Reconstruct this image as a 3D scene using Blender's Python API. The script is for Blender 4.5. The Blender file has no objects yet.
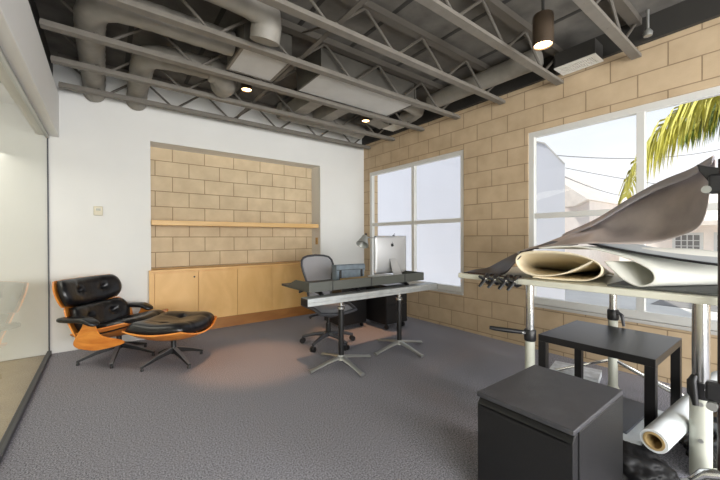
import bpy, bmesh, math, random
from mathutils import Vector, Matrix, noise
random.seed(7)
sc = bpy.context.scene
COL = sc.collection
PI = math.pi
R = math.radians

# ------------------------------------------------------------------ camera, world, lights
cam_d = bpy.data.cameras.new('camera'); cam = bpy.data.objects.new('camera', cam_d); COL.objects.link(cam)
cam_d.sensor_width = 36.0; cam_d.lens = 337.2405 / 720 * 36; cam_d.clip_start = 0.02; cam_d.clip_end = 500
cam.matrix_world = (Matrix.Translation((0, 0, 1.235)) @ Matrix.Rotation(-0.6469, 4, 'Z')
                    @ Matrix.Rotation(PI / 2 - 0.0054, 4, 'X') @ Matrix.Rotation(-0.0032, 4, 'Z'))
sc.camera = cam
sc.view_settings.view_transform = 'Standard'; sc.view_settings.look = 'None'
sc.view_settings.gamma = 1.0; sc.view_settings.use_curve_mapping = False
sc.view_settings.exposure = 0.0
sc.cycles.use_denoising = True
sc.cycles.max_bounces = 8; sc.cycles.diffuse_bounces = 5; sc.cycles.glossy_bounces = 4
sc.cycles.transparent_max_bounces = 12; sc.cycles.sample_clamp_indirect = 6.0
sc.cycles.caustics_reflective = False; sc.cycles.caustics_refractive = False

w = bpy.data.worlds.new('world'); sc.world = w; w.use_nodes = True
wn = w.node_tree.nodes; wl = w.node_tree.links
bg = wn['Background']
tc = wn.new('ShaderNodeTexCoord'); sep = wn.new('ShaderNodeSeparateXYZ'); rmp = wn.new('ShaderNodeValToRGB')
cn = wn.new('ShaderNodeTexNoise'); cn.inputs['Scale'].default_value = 2.2; cn.inputs['Detail'].default_value = 5
cr = wn.new('ShaderNodeValToRGB'); mixn = wn.new('ShaderNodeMix'); mixn.data_type = 'RGBA'
mp = wn.new('ShaderNodeMapping'); mp.inputs['Scale'].default_value = (1, 1, 3)
wl.new(tc.outputs['Generated'], sep.inputs[0]); wl.new(sep.outputs['Z'], rmp.inputs[0])
wl.new(tc.outputs['Generated'], mp.inputs[0]); wl.new(mp.outputs[0], cn.inputs['Vector'])
rmp.color_ramp.elements[0].color = (0.92, 0.86, 0.80, 1); rmp.color_ramp.elements[0].position = 0.0
rmp.color_ramp.elements[1].color = (0.62, 0.76, 0.95, 1); rmp.color_ramp.elements[1].position = 0.55
e = rmp.color_ramp.elements.new(0.12); e.color = (0.90, 0.90, 0.90, 1)
cr.color_ramp.elements[0].position = 0.42; cr.color_ramp.elements[1].position = 0.62
wl.new(cn.outputs['Fac'], cr.inputs[0]); wl.new(cr.outputs[0], mixn.inputs['Factor'])
wl.new(rmp.outputs[0], mixn.inputs['A']); mixn.inputs['B'].default_value = (0.95, 0.95, 0.97, 1)
wl.new(mixn.outputs['Result'], bg.inputs['Color'])
bg.inputs['Strength'].default_value = 1.2

def light(name, kind, loc, energy, color=(1, 1, 1), rot=(0, 0, 0), **kw):
    d = bpy.data.lights.new(name, kind); d.energy = energy; d.color = color
    for k, v in kw.items(): setattr(d, k, v)
    o = bpy.data.objects.new(name, d); COL.objects.link(o); o.location = loc; o.rotation_euler = rot
    return o
def aim(o, target):
    o.rotation_euler = (Vector(target) - o.location).to_track_quat('-Z', 'Y').to_euler()

sun = light('sun', 'SUN', (6, 10, 12), 5.0, (1.0, 0.95, 0.86), angle=0.01); aim(sun, (6 + 2.0, 10 - 5.0, 12 - 7.5))
# unseen area lights added as fill: two behind the viewer, one in the corridor
la = light('front_fill', 'AREA', (0.5, -2.7, 1.25), 330, (1.0, 0.99, 0.97), shape='RECTANGLE', size=3.6, size_y=1.9); aim(la, (2.2, 2.5, 1.2))
lb = light('rear_fill', 'AREA', (3.2, -2.8, 1.6), 350, (0.95, 0.97, 1.0), shape='RECTANGLE', size=2.4, size_y=1.6); aim(lb, (-0.3, 2.8, 1.9))
lc = light('corridor_fill', 'AREA', (-1.2, 3.0, 2.55), 60, (1.0, 0.96, 0.9), shape='RECTANGLE', size=0.8, size_y=5.0); aim(lc, (-1.2, 2.4, 0))

# ------------------------------------------------------------------ materials
MATS = {}
def mat(name, col, rough=0.6, metal=0.0, var=0.0, vscale=6.0, bump=0.0, bscale=60.0, spec=0.5, stretch=None, coat=0.0, sheen=0.0, detail=4.0):
    if name in MATS: return MATS[name]
    m = bpy.data.materials.new(name); m.use_nodes = True
    nt = m.node_tree; b = nt.nodes['Principled BSDF']
    b.inputs['Base Color'].default_value = (*col, 1); b.inputs['Roughness'].default_value = rough
    b.inputs['Metallic'].default_value = metal; b.inputs['Specular IOR Level'].default_value = spec
    b.inputs['Coat Weight'].default_value = coat; b.inputs['Sheen Weight'].default_value = sheen
    t = nt.nodes.new('ShaderNodeTexCoord'); mpn = nt.nodes.new('ShaderNodeMapping')
    if stretch: mpn.inputs['Scale'].default_value = stretch
    nt.links.new(t.outputs['Object'], mpn.inputs[0])
    if var > 0:
        n = nt.nodes.new('ShaderNodeTexNoise'); n.inputs['Scale'].default_value = vscale; n.inputs['Detail'].default_value = detail
        nt.links.new(mpn.outputs[0], n.inputs['Vector'])
        rp = nt.nodes.new('ShaderNodeValToRGB')
        rp.color_ramp.elements[0].position = 0.3; rp.color_ramp.elements[1].position = 0.7
        rp.color_ramp.elements[0].color = (*[c * (1 - var) for c in col], 1)
        rp.color_ramp.elements[1].color = (*[min(1, c * (1 + var)) for c in col], 1)
        nt.links.new(n.outputs['Fac'], rp.inputs[0]); nt.links.new(rp.outputs[0], b.inputs['Base Color'])
    if bump > 0:
        n2 = nt.nodes.new('ShaderNodeTexNoise'); n2.inputs['Scale'].default_value = bscale; n2.inputs['Detail'].default_value = 3
        bp = nt.nodes.new('ShaderNodeBump'); bp.inputs['Strength'].default_value = bump; bp.inputs['Distance'].default_value = 0.01
        nt.links.new(mpn.outputs[0], n2.inputs['Vector']); nt.links.new(n2.outputs['Fac'], bp.inputs['Height'])
        nt.links.new(bp.outputs[0], b.inputs['Normal'])
    MATS[name] = m
    return m
def srgb(r, g, b):
    f = lambda c: (c / 255) / 12.92 if c / 255 <= 0.04045 else ((c / 255 + 0.055) / 1.055) ** 2.4
    return (f(r), f(g), f(b))

def block_mat(name, axis, off, col, mortar):
    """split-faced concrete block: 406 x 203 mm running bond laid along one world axis"""
    m = bpy.data.materials.new(name); m.use_nodes = True
    nt = m.node_tree; b = nt.nodes['Principled BSDF']; b.inputs['Roughness'].default_value = 0.85
    b.inputs['Specular IOR Level'].default_value = 0.25
    t = nt.nodes.new('ShaderNodeTexCoord'); s = nt.nodes.new('ShaderNodeSeparateXYZ'); c = nt.nodes.new('ShaderNodeCombineXYZ')
    nt.links.new(t.outputs['Object'], s.inputs[0])
    def sub(out, v):
        n = nt.nodes.new('ShaderNodeMath'); n.operation = 'SUBTRACT'; nt.links.new(out, n.inputs[0]); n.inputs[1].default_value = v
        return n.outputs[0]
    nt.links.new(sub(s.outputs[axis], off[0]), c.inputs['X']); nt.links.new(sub(s.outputs['Z'], off[1]), c.inputs['Y'])
    br = nt.nodes.new('ShaderNodeTexBrick'); nt.links.new(c.outputs[0], br.inputs['Vector'])
    br.inputs['Scale'].default_value = 1.0; br.inputs['Brick Width'].default_value = 0.4064; br.inputs['Row Height'].default_value = 0.2032
    br.inputs['Mortar Size'].default_value = 0.0055; br.inputs['Mortar Smooth'].default_value = 0.3
    br.inputs['Color1'].default_value = (*[x * 0.97 for x in col], 1); br.inputs['Color2'].default_value = (*[x * 1.05 for x in col], 1)
    br.inputs['Mortar'].default_value = (*mortar, 1); br.offset = 0.5; br.offset_frequency = 2
    n = nt.nodes.new('ShaderNodeTexNoise'); n.inputs['Scale'].default_value = 5; n.inputs['Detail'].default_value = 8
    nt.links.new(t.outputs['Object'], n.inputs['Vector'])
    mx = nt.nodes.new('ShaderNodeMix'); mx.data_type = 'RGBA'; mx.blend_type = 'MULTIPLY'; mx.inputs['Factor'].default_value = 1.0
    rp = nt.nodes.new('ShaderNodeValToRGB'); rp.color_ramp.elements[0].position = 0.3; rp.color_ramp.elements[1].position = 0.7
    rp.color_ramp.elements[0].color = (0.88, 0.86, 0.84, 1); rp.color_ramp.elements[1].color = (1.06, 1.06, 1.06, 1)
    nt.links.new(n.outputs['Fac'], rp.inputs[0]); nt.links.new(br.outputs['Color'], mx.inputs['A']); nt.links.new(rp.outputs[0], mx.inputs['B'])
    nt.links.new(mx.outputs['Result'], b.inputs['Base Color'])
    bp = nt.nodes.new('ShaderNodeBump'); bp.inputs['Strength'].default_value = 0.5; bp.inputs['Distance'].default_value = 0.006; bp.invert = True
    nt.links.new(br.outputs['Fac'], bp.inputs['Height'])
    n2 = nt.nodes.new('ShaderNodeTexNoise'); n2.inputs['Scale'].default_value = 90; nt.links.new(t.outputs['Object'], n2.inputs['Vector'])
    b2 = nt.nodes.new('ShaderNodeBump'); b2.inputs['Strength'].default_value = 0.15; b2.inputs['Distance'].default_value = 0.004
    nt.links.new(n2.outputs['Fac'], b2.inputs['Height']); nt.links.new(bp.outputs[0], b2.inputs['Normal'])
    nt.links.new(b2.outputs[0], b.inputs['Normal'])
    return m

def carpet_mat():
    m = bpy.data.materials.new('carpet'); m.use_nodes = True
    nt = m.node_tree; b = nt.nodes['Principled BSDF']; b.inputs['Roughness'].default_value = 0.95; b.inputs['Specular IOR Level'].default_value = 0.1
    t = nt.nodes.new('ShaderNodeTexCoord'); n = nt.nodes.new('ShaderNodeTexNoise'); n.inputs['Scale'].default_value = 120; n.inputs['Detail'].default_value = 8
    n.inputs['Roughness'].default_value = 0.7
    nt.links.new(t.outputs['Object'], n.inputs['Vector'])
    rp = nt.nodes.new('ShaderNodeValToRGB'); rp.color_ramp.elements[0].position = 0.36; rp.color_ramp.elements[1].position = 0.66
    rp.color_ramp.elements[0].color = (*srgb(72, 72, 79), 1); rp.color_ramp.elements[1].color = (*srgb(188, 187, 196), 1)
    nt.links.new(n.outputs['Fac'], rp.inputs[0]); nt.links.new(rp.outputs[0], b.inputs['Base Color'])
    bp = nt.nodes.new('ShaderNodeBump'); bp.inputs['Strength'].default_value = 0.6; bp.inputs['Distance'].default_value = 0.006
    nt.links.new(n.outputs['Fac'], bp.inputs['Height']); nt.links.new(bp.outputs[0], b.inputs['Normal'])
    return m

def wood_mat(name, c1, c2, stretch, rough=0.45, scale=3.0):
    m = bpy.data.materials.new(name); m.use_nodes = True
    nt = m.node_tree; b = nt.nodes['Principled BSDF']; b.inputs['Roughness'].default_value = rough
    t = nt.nodes.new('ShaderNodeTexCoord'); mpn = nt.nodes.new('ShaderNodeMapping'); mpn.inputs['Scale'].default_value = stretch
    n = nt.nodes.new('ShaderNodeTexNoise'); n.inputs['Scale'].default_value = scale; n.inputs['Detail'].default_value = 6; n.inputs['Distortion'].default_value = 0.6
    rp = nt.nodes.new('ShaderNodeValToRGB'); rp.color_ramp.elements[0].position = 0.35; rp.color_ramp.elements[1].position = 0.66
    rp.color_ramp.elements[0].color = (*c1, 1); rp.color_ramp.elements[1].color = (*c2, 1)
    nt.links.new(t.outputs['Object'], mpn.inputs[0]); nt.links.new(mpn.outputs[0], n.inputs['Vector'])
    nt.links.new(n.outputs['Fac'], rp.inputs[0]); nt.links.new(rp.outputs[0], b.inputs['Base Color'])
    return m

def glass_mat(name, tint, f0=0.05, fmax=0.75):
    m = bpy.data.materials.new(name); m.use_nodes = True
    nt = m.node_tree; nt.nodes.clear(); L = nt.links.new
    out = nt.nodes.new('ShaderNodeOutputMaterial'); mx = nt.nodes.new('ShaderNodeMixShader'); geo = nt.nodes.new('ShaderNodeNewGeometry')
    tr = nt.nodes.new('ShaderNodeBsdfTransparent'); gl = nt.nodes.new('ShaderNodeBsdfGlossy')
    dot = nt.nodes.new('ShaderNodeVectorMath'); dot.operation = 'DOT_PRODUCT'
    L(geo.outputs['Incoming'], dot.inputs[0]); L(geo.outputs['Normal'], dot.inputs[1])
    def mth(op, a, b=None):
        n = nt.nodes.new('ShaderNodeMath'); n.operation = op
        for k, v in enumerate((a, b)):
            if v is None: continue
            if isinstance(v, (int, float)): n.inputs[k].default_value = v
            else: L(v, n.inputs[k])
        return n.outputs[0]
    c = mth('ABSOLUTE', dot.outputs['Value'])
    fz = mth('ADD', mth('MULTIPLY', mth('POWER', mth('SUBTRACT', 1.0, c), 5.0), fmax - f0), f0)
    tr.inputs['Color'].default_value = (*tint, 1); gl.inputs['Roughness'].default_value = 0.0
    L(fz, mx.inputs[0]); L(tr.outputs[0], mx.inputs[1]); L(gl.outputs[0], mx.inputs[2]); L(mx.outputs[0], out.inputs['Surface'])
    return m
def emit_mat(name, col, s):
    m = bpy.data.materials.new(name); m.use_nodes = True
    b = m.node_tree.nodes['Principled BSDF']; b.inputs['Base Color'].default_value = (*col, 1)
    b.inputs['Emission Color'].default_value = (*col, 1); b.inputs['Emission Strength'].default_value = s
    return m
def mesh_fabric_mat(name, col, alpha):
    m = bpy.data.materials.new(name); m.use_nodes = True
    nt = m.node_tree; b = nt.nodes['Principled BSDF']; b.inputs['Base Color'].default_value = (*col, 1); b.inputs['Roughness'].default_value = 0.6
    b.inputs['Alpha'].default_value = alpha
    return m

M_white = mat('white_paint', srgb(219, 219, 216), 0.7, var=0.02, vscale=2)
M_block = block_mat('block_right', 'Y', (4.7718, 0.04), srgb(192, 171, 142), srgb(150, 131, 106))
M_block_n = block_mat('block_niche', 'X', (0.7335, 0.04), srgb(206, 188, 158), srgb(150, 130, 102))
M_carpet = carpet_mat()
M_deck = mat('deck_plywood', srgb(92, 89, 84), 0.85, var=0.3, vscale=5, detail=8)
M_dark = mat('dark_paint', srgb(44, 42, 39), 0.7, var=0.1)
M_joist = mat('joist_paint', srgb(108, 103, 95), 0.55, var=0.12, vscale=9)
M_rod = mat('rod_paint', srgb(84, 79, 72), 0.6)
M_duct = mat('duct_metal', srgb(130, 126, 118), 0.55, 0.0, var=0.12, vscale=8, bump=0.1, bscale=30)
M_ductshade = mat('duct_box_shade', srgb(78, 75, 69), 0.7, var=0.15)  # duct box sides and flanges: their shade is put into this darker colour
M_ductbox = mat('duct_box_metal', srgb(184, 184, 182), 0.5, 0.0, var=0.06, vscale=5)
M_alu_frame = mat('window_aluminium', srgb(212, 212, 209), 0.4, 0.1)
M_sill = mat('sill_paint', srgb(190, 188, 184), 0.5, var=0.04)
M_maple = wood_mat('maple_veneer', srgb(216, 170, 104), srgb(228, 184, 120), (1.5, 1.5, 0.7))
M_shelfwood = wood_mat('shelf_wood', srgb(206, 165, 104), srgb(222, 184, 124), (0.6, 4, 4))
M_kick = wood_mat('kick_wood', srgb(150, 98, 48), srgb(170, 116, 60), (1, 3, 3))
M_rose = wood_mat('shell_wood', srgb(196, 108, 36), srgb(228, 150, 66), (2, 9, 9), 0.3, 2.0)
M_leather = mat('black_leather', srgb(19, 19, 22), 0.30, var=0.2, vscale=10, bump=0.3, bscale=22)
M_black = mat('black_plastic', srgb(28, 28, 30), 0.45)
M_blackmetal = mat('black_metal', srgb(26, 26, 27), 0.4)
M_chrome = mat('polished_aluminium', srgb(205, 206, 205), 0.22, 0.95)
M_castalu = mat('cast_aluminium', srgb(176, 177, 174), 0.38, 0.75)
M_beam = mat('extruded_aluminium', srgb(182, 186, 186), 0.4, 0.5, var=0.1, vscale=12)
M_tray = mat('tray_grey', srgb(76, 78, 73), 0.55, var=0.05)
M_traydark = mat('tray_dark', srgb(48, 49, 49), 0.55)
M_fridge = mat('fridge_black', srgb(15, 15, 16), 0.42, var=0.08, vscale=20, bump=0.25, bscale=180)
M_fridgetop = mat('fridge_top', srgb(58, 58, 62), 0.38, var=0.25, vscale=14, bump=0.3, bscale=220, detail=10)
M_lack = mat('black_brown_table', srgb(21, 20, 21), 0.36, var=0.06)
M_tabletop = mat('table_laminate', srgb(208, 207, 192), 0.5, var=0.04)
M_sleeve = mat('pole_sleeve_white', srgb(196, 198, 186), 0.4, var=0.05, vscale=4)
M_cream = mat('cream_felt', srgb(228, 216, 190), 0.75, var=0.05, vscale=7, bump=0.05, bscale=20)
M_creamlight = mat('cream_backing', srgb(214, 214, 206), 0.7, var=0.04)
M_hide = mat('taupe_hide', srgb(172, 162, 158), 0.40, var=0.25, vscale=4.5, bump=0.12, bscale=18)
M_paper = mat('white_paper', srgb(214, 219, 222), 0.7, var=0.03)
M_kraft = mat('cardboard', srgb(168, 142, 96), 0.8)
M_slate = mat('slate_board', srgb(84, 87, 97), 0.5, var=0.08)
M_poly = mat('black_poly', srgb(20, 21, 26), 0.22, spec=0.7)
M_sackdull = mat('sack_fabric', srgb(13, 13, 15), 0.6, spec=0.3)
M_meshgrey = mesh_fabric_mat('chair_mesh', srgb(170, 171, 177), 0.72)
M_frame_grey = mat('chair_frame', srgb(62, 63, 68), 0.45)
M_bag = mat('blue_grey_fabric', srgb(112, 124, 134), 0.8, var=0.2, vscale=14)
M_mac = mat('anodised_aluminium', srgb(186, 187, 188), 0.4, 0.35)
M_bulb = emit_mat('lamp_glow', (1.0, 0.72, 0.42), 14)
M_brownlamp = mat('fixture_bronze', srgb(74, 62, 50), 0.45, 0.3)
M_stucco = mat('stucco_white', srgb(192, 196, 208), 0.9, var=0.015, vscale=1.5)
M_concrete = mat('concrete', srgb(214, 211, 205), 0.9, var=0.06, vscale=2)
M_asphalt = mat('asphalt', srgb(128, 126, 124), 0.9, var=0.1)
M_roof = mat('roof_tan', srgb(232, 222, 212), 0.9, var=0.08)
M_house = mat('house_cream', srgb(246, 236, 228), 0.9, var=0.03)
M_frond = mat('palm_leaf', srgb(192, 188, 84), 0.5, var=0.3, vscale=3)
M_frond2 = mat('palm_leaf_dark', srgb(126, 146, 62), 0.5, var=0.3, vscale=3)
M_trunk = mat('palm_trunk', srgb(130, 108, 82), 0.9, var=0.3)
M_grille = mat('grille_white', srgb(214, 212, 204), 0.5)
M_thermo = mat('thermostat_beige', srgb(204, 196, 174), 0.5)
M_brass = mat('outlet_tan', srgb(196, 158, 98), 0.45)
M_tile = mat('corridor_tile', srgb(196, 180, 150), 0.5, var=0.08)
M_glass = glass_mat('window_glass', (0.97, 0.98, 0.98), 0.03, 0.6)
M_glass2 = glass_mat('partition_glass', (0.88, 0.89, 0.83), 0.05, 0.85)
M_wire = mat('wire', srgb(120, 120, 124), 0.7)

# ------------------------------------------------------------------ mesh helpers
class MB:
    def __init__(s): s.bm = bmesh.new()
    def box(s, a, b, rot=None, at=None):
        """axis box from corner a to corner b, optionally turned about a point"""
        a, b = Vector(a), Vector(b); c = (a + b) / 2; d = b - a
        r = bmesh.ops.create_cube(s.bm, size=1.0)
        M = Matrix.Translation(c) @ Matrix.Diagonal((abs(d.x), abs(d.y), abs(d.z), 1))
        if rot is not None:
            p = Vector(at) if at is not None else c
            M = Matrix.Translation(p) @ rot.to_4x4() @ Matrix.Translation(-p) @ M
        bmesh.ops.transform(s.bm, matrix=M, verts=r['verts'])
        return s
    def tube(s, pts, r, n=10, cap=True, closed=False, flat=None):
        pts = [Vector(p) for p in pts]; N = len(pts); rings = []; up = None
        for i, p in enumerate(pts):
            if closed: t = pts[(i + 1) % N] - pts[i - 1]
            else: t = pts[min(i + 1, N - 1)] - pts[max(i - 1, 0)]
            t.normalize()
            if up is None:
                up = Vector((0, 0, 1)) if abs(t.z) < 0.9 else Vector((1, 0, 0))
            x = t.cross(up)
            if x.length < 1e-6: x = t.orthogonal()
            x.normalize(); y = x.cross(t).normalized(); up = y
            rr = r[i] if isinstance(r, (list, tuple)) else r
            fl = flat or (1, 1)
            rings.append([s.bm.verts.new(p + x * math.cos(2 * PI * k / n) * rr * fl[0] + y * math.sin(2 * PI * k / n) * rr * fl[1]) for k in range(n)])
        for i in range(N if closed else N - 1):
            A, B = rings[i], rings[(i + 1) % N]
            for k in range(n): s.bm.faces.new((A[k], A[(k + 1) % n], B[(k + 1) % n], B[k]))
        if cap and not closed:
            s.bm.faces.new(rings[0][::-1]); s.bm.faces.new(rings[-1])
        return s
    def lathe(s, prof, c=(0, 0, 0), n=24, axis=None, cap=True):
        """profile of (radius, height) turned round z at c, or round the direction axis"""
        M = Matrix.Translation(Vector(c))
        if axis is not None: M = M @ Vector(axis).to_track_quat('Z', 'Y').to_matrix().to_4x4()
        rings = [[s.bm.verts.new(M @ Vector((r * math.cos(2 * PI * k / n), r * math.sin(2 * PI * k / n), z))) for k in range(n)] for r, z in prof]
        for A, B in zip(rings, rings[1:]):
            for k in range(n): s.bm.faces.new((A[k], A[(k + 1) % n], B[(k + 1) % n], B[k]))
        if cap and prof[0][0] > 1e-5 and prof[0] != prof[-1]: s.bm.faces.new(rings[0][::-1])
        if cap and prof[-1][0] > 1e-5 and prof[0] != prof[-1]: s.bm.faces.new(rings[-1])
        return s
    def prism(s, poly, d):
        """polygon of 3-D points pushed along d"""
        d = Vector(d); A = [s.bm.verts.new(Vector(p)) for p in poly]; B = [s.bm.verts.new(Vector(p) + d) for p in poly]
        n = len(A); s.bm.faces.new(A[::-1]); s.bm.faces.new(B)
        for k in range(n): s.bm.faces.new((A[k], A[(k + 1) % n], B[(k + 1) % n], B[k]))
        return s
    def sheet(s, grid, th=0.0):
        """rows of 3-D points joined to a surface, with thickness th along its normals"""
        g = [[Vector(p) for p in row] for row in grid]; m, n = len(g), len(g[0])
        def nrm(i, j):
            a = g[min(i + 1, m - 1)][j] - g[max(i - 1, 0)][j]; b = g[i][min(j + 1, n - 1)] - g[i][max(j - 1, 0)]
            q = a.cross(b); return q.normalized() if q.length > 1e-9 else Vector((0, 0, 1))
        A = [[s.bm.verts.new(g[i][j]) for j in range(n)] for i in range(m)]
        for i in range(m - 1):
            for j in range(n - 1): s.bm.faces.new((A[i][j], A[i + 1][j], A[i + 1][j + 1], A[i][j + 1]))
        if th:
            B = [[s.bm.verts.new(g[i][j] - nrm(i, j) * th) for j in range(n)] for i in range(m)]
            for i in range(m - 1):
                for j in range(n - 1): s.bm.faces.new((B[i][j], B[i][j + 1], B[i + 1][j + 1], B[i + 1][j]))
            for i in range(m - 1):
                s.bm.faces.new((A[i][0], B[i][0], B[i + 1][0], A[i + 1][0])); s.bm.faces.new((A[i][-1], A[i + 1][-1], B[i + 1][-1], B[i][-1]))
            for j in range(n - 1):
                s.bm.faces.new((A[0][j], A[0][j + 1], B[0][j + 1], B[0][j])); s.bm.faces.new((A[-1][j], B[-1][j], B[-1][j + 1], A[-1][j + 1]))
        return s
    def build(s, name, m, parent=None, smooth=False, bevel=0.0, subsurf=0, seg=2):
        bmesh.ops.recalc_face_normals(s.bm, faces=s.bm.faces)
        me = bpy.data.meshes.new(name); s.bm.to_mesh(me); s.bm.free(); me.materials.append(m)
        o = bpy.data.objects.new(name, me); COL.objects.link(o)
        if smooth:
            for p in me.polygons: p.use_smooth = True
            if smooth != 'all':
                me.set_sharp_from_angle(angle=R(42))
        if bevel:
            b = o.modifiers.new('bevel', 'BEVEL'); b.width = bevel; b.segments = seg; b.limit_method = 'ANGLE'; b.angle_limit = R(40)
        if subsurf:
            u = o.modifiers.new('subsurf', 'SUBSURF'); u.levels = subsurf; u.render_levels = subsurf
        if parent is not None: o.parent = parent
        return o

def tag(o, label, cat, group=None, kind=None):
    o['label'] = label; o['category'] = cat
    if group: o['group'] = group
    if kind: o['kind'] = kind
    return o
def thing(name, label, cat, loc=(0, 0, 0), rz=0.0, group=None):
    o = bpy.data.objects.new(name, None); COL.objects.link(o); o.empty_display_size = 0.1
    o.location = loc; o.rotation_euler = (0, 0, rz)
    return tag(o, label, cat, group)
def struct(name, mb, m, label=None, cat=None, parent=None, **kw):
    o = mb.build(name, m, parent, **kw)
    if parent is None:
        o['kind'] = 'structure'
        if label: o['label'] = label; o['category'] = cat
    return o
def copy_tree(o, parent=None):
    c = o.copy(); COL.objects.link(c)
    if parent is not None: c.parent = parent
    for ch in list(o.children): copy_tree(ch, c)
    return c

def smooth_path(P, sub=6):
    P = [Vector(p).to_3d() if len(p) == 3 else Vector((p[0], p[1], 0)) for p in P]; out = []
    for i in range(len(P) - 1):
        p0, p1, p2, p3 = P[max(i - 1, 0)], P[i], P[i + 1], P[min(i + 2, len(P) - 1)]
        for k in range(sub):
            u = k / sub
            out.append(0.5 * ((2 * p1) + (p2 - p0) * u + (2 * p0 - 5 * p1 + 4 * p2 - p3) * u * u + (3 * p1 - p0 - 3 * p2 + p3) * u ** 3))
    return out + [P[-1]]
# ------------------------------------------------------------------ the setting
WX, BY, NY, DZ = 3.795, 4.9, 5.194, 3.15     # window wall, white wall, block wall in the niche, roof deck
struct('floor', MB().box((-0.52, -3.2, -0.12), (WX + 0.25, 5.4, 0.0)), M_carpet, 'grey speckled loop carpet over the whole room', 'floor')
struct('ceiling', MB().box((-2.6, -3.2, DZ), (WX + 0.25, 5.6, DZ + 0.08)), M_deck, 'dark mottled roof deck above the open joists', 'ceiling')

# window wall of block with two openings
W1, W2, ZB, ZT = (2.742, 4.745), (-0.13, 1.888), 0.50, 2.41
mb = MB(); x0, x1 = WX, WX + 0.2
mb.box((x0, -3.2, 0), (x1, 5.4, ZB)); mb.box((x0, -3.2, ZT), (x1, 5.4, DZ))
for a, b in ((-3.2, W2[0]), (W2[1], W1[0]), (W1[1], 5.4)): mb.box((x0, a, ZB), (x1, b, ZT))
struct('wall_right', mb, M_block, 'tan concrete block wall holding both windows', 'wall')

# white wall with the niche
NX0, NX1, NZ = 0.452, 2.872, 2.445
mb = MB(); mb.box((-2.6, BY, 0), (NX0, NY + 0.06, DZ)); mb.box((NX1, BY, 0), (WX, NY + 0.06, DZ)); mb.box((NX0, BY, NZ), (NX1, NY + 0.06, DZ))
struct('wall_back', mb, M_white, 'white painted wall with the long recessed niche', 'wall')
struct('wall_niche', MB().box((NX0, NY, 0), (NX1, NY + 0.2, NZ)), M_block_n, 'tan concrete block at the back of the recessed niche', 'wall')
struct('wall_front', MB().box((-2.6, -3.2, 0), (WX + 0.2, -3.1, DZ)), M_white)

# glass partition with its white header
wl_ = bpy.data.objects.new('wall_left', None); COL.objects.link(wl_); wl_['kind'] = 'structure'
MB().box((-0.56, -3.1, 2.34), (-0.393, BY, 2.80)).build('header', M_white, wl_, bevel=0.004)
for a, b in ((-3.1, 1.18), (1.20, 4.86)):
    MB().sheet([[(-0.486, a, 0.03), (-0.486, a, 2.33)], [(-0.486, b, 0.03), (-0.486, b, 2.33)]]).build('glass_pane', M_glass2, wl_)
MB().box((-0.502, -3.1, 0), (-0.468, BY, 0.035)).build('floor_channel', M_frame_grey, wl_)
MB().box((-0.502, -3.1, 2.315), (-0.472, BY, 2.34)).build('head_channel', M_castalu, wl_)
MB().box((-0.492, 4.885, 0.03), (-0.480, BY, 2.32)).build('edge_channel', M_frame_grey, wl_)
struct('wall_corridor', MB().box((-2.6, -3.2, 0), (-2.5, BY, DZ)), M_white)
struct('floor_corridor', MB().box((-2.6, -3.2, -0.12), (-0.52, 5.4, -0.005)), M_tile)
struct('ceiling_corridor', MB().box((-2.5, -3.1, 2.62), (-0.56, BY, 2.68)), M_white)
# dark beam over the header, ledger along the block wall
struct('trim_1', MB().box((-0.56, -3.1, 2.80), (-0.44, BY, DZ)), M_dark)
struct('trim_2', MB().box((WX - 0.045, -3.1, 2.935), (WX, BY, DZ - 0.002)), M_dark, 'dark ledger board along the top of the block wall', 'ledger')

def window(name, y0, y1, ym, label):
    w_ = bpy.data.objects.new(name, None); COL.objects.link(w_); w_['kind'] = 'structure'; w_['label'] = label; w_['category'] = 'window'
    X0, X1 = WX + 0.012, WX + 0.075
    f = MB(); t = 0.06
    f.box((X0, y0, ZB), (X1, y0 + t, ZT)); f.box((X0, y1 - t, ZB), (X1, y1, ZT)); f.box((X0, y0 + t, ZT - t), (X1, y1 - t, ZT)); f.box((X0, y0 + t, ZB), (X1, y1 - t, ZB + 0.075))
    f.build('frame', M_alu_frame, w_, bevel=0.003)
    MB().box((X0 + 0.004, ym - 0.03, ZB + 0.075), (X1, ym + 0.03, ZT - t)).build('mullion', M_alu_frame, w_, bevel=0.003)
    zt = 1.475
    for a, b in ((y0 + t, ym - 0.03), (ym + 0.03, y1 - t)):
        MB().box((X0 + 0.006, a, zt - 0.028), (X1, b, zt + 0.028)).build('transom', M_alu_frame, w_, bevel=0.003)
        for c, d in ((ZB + 0.075, zt - 0.028), (zt + 0.028, ZT - t)):
            MB().sheet([[(X0 + 0.033, a, c), (X0 + 0.033, a, d)], [(X0 + 0.033, b, c), (X0 + 0.033, b, d)]]).build('pane', M_glass, w_)
    return w_
window('window_1', W1[0], W1[1], 3.685, 'four-pane aluminium window looking onto the plain white wall')
window('window_2', W2[0], W2[1], 0.894, 'four-pane aluminium window with the palm outside')
for y0, y1, n in ((W1[0], W1[1], 'trim_3'), (W2[0], W2[1], 'trim_4')):
    struct(n, MB().box((WX - 0.012, y0 + 0.005, ZB - 0.03), (WX + 0.16, y1 - 0.005, ZB)), M_sill, bevel=0.003)

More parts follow.
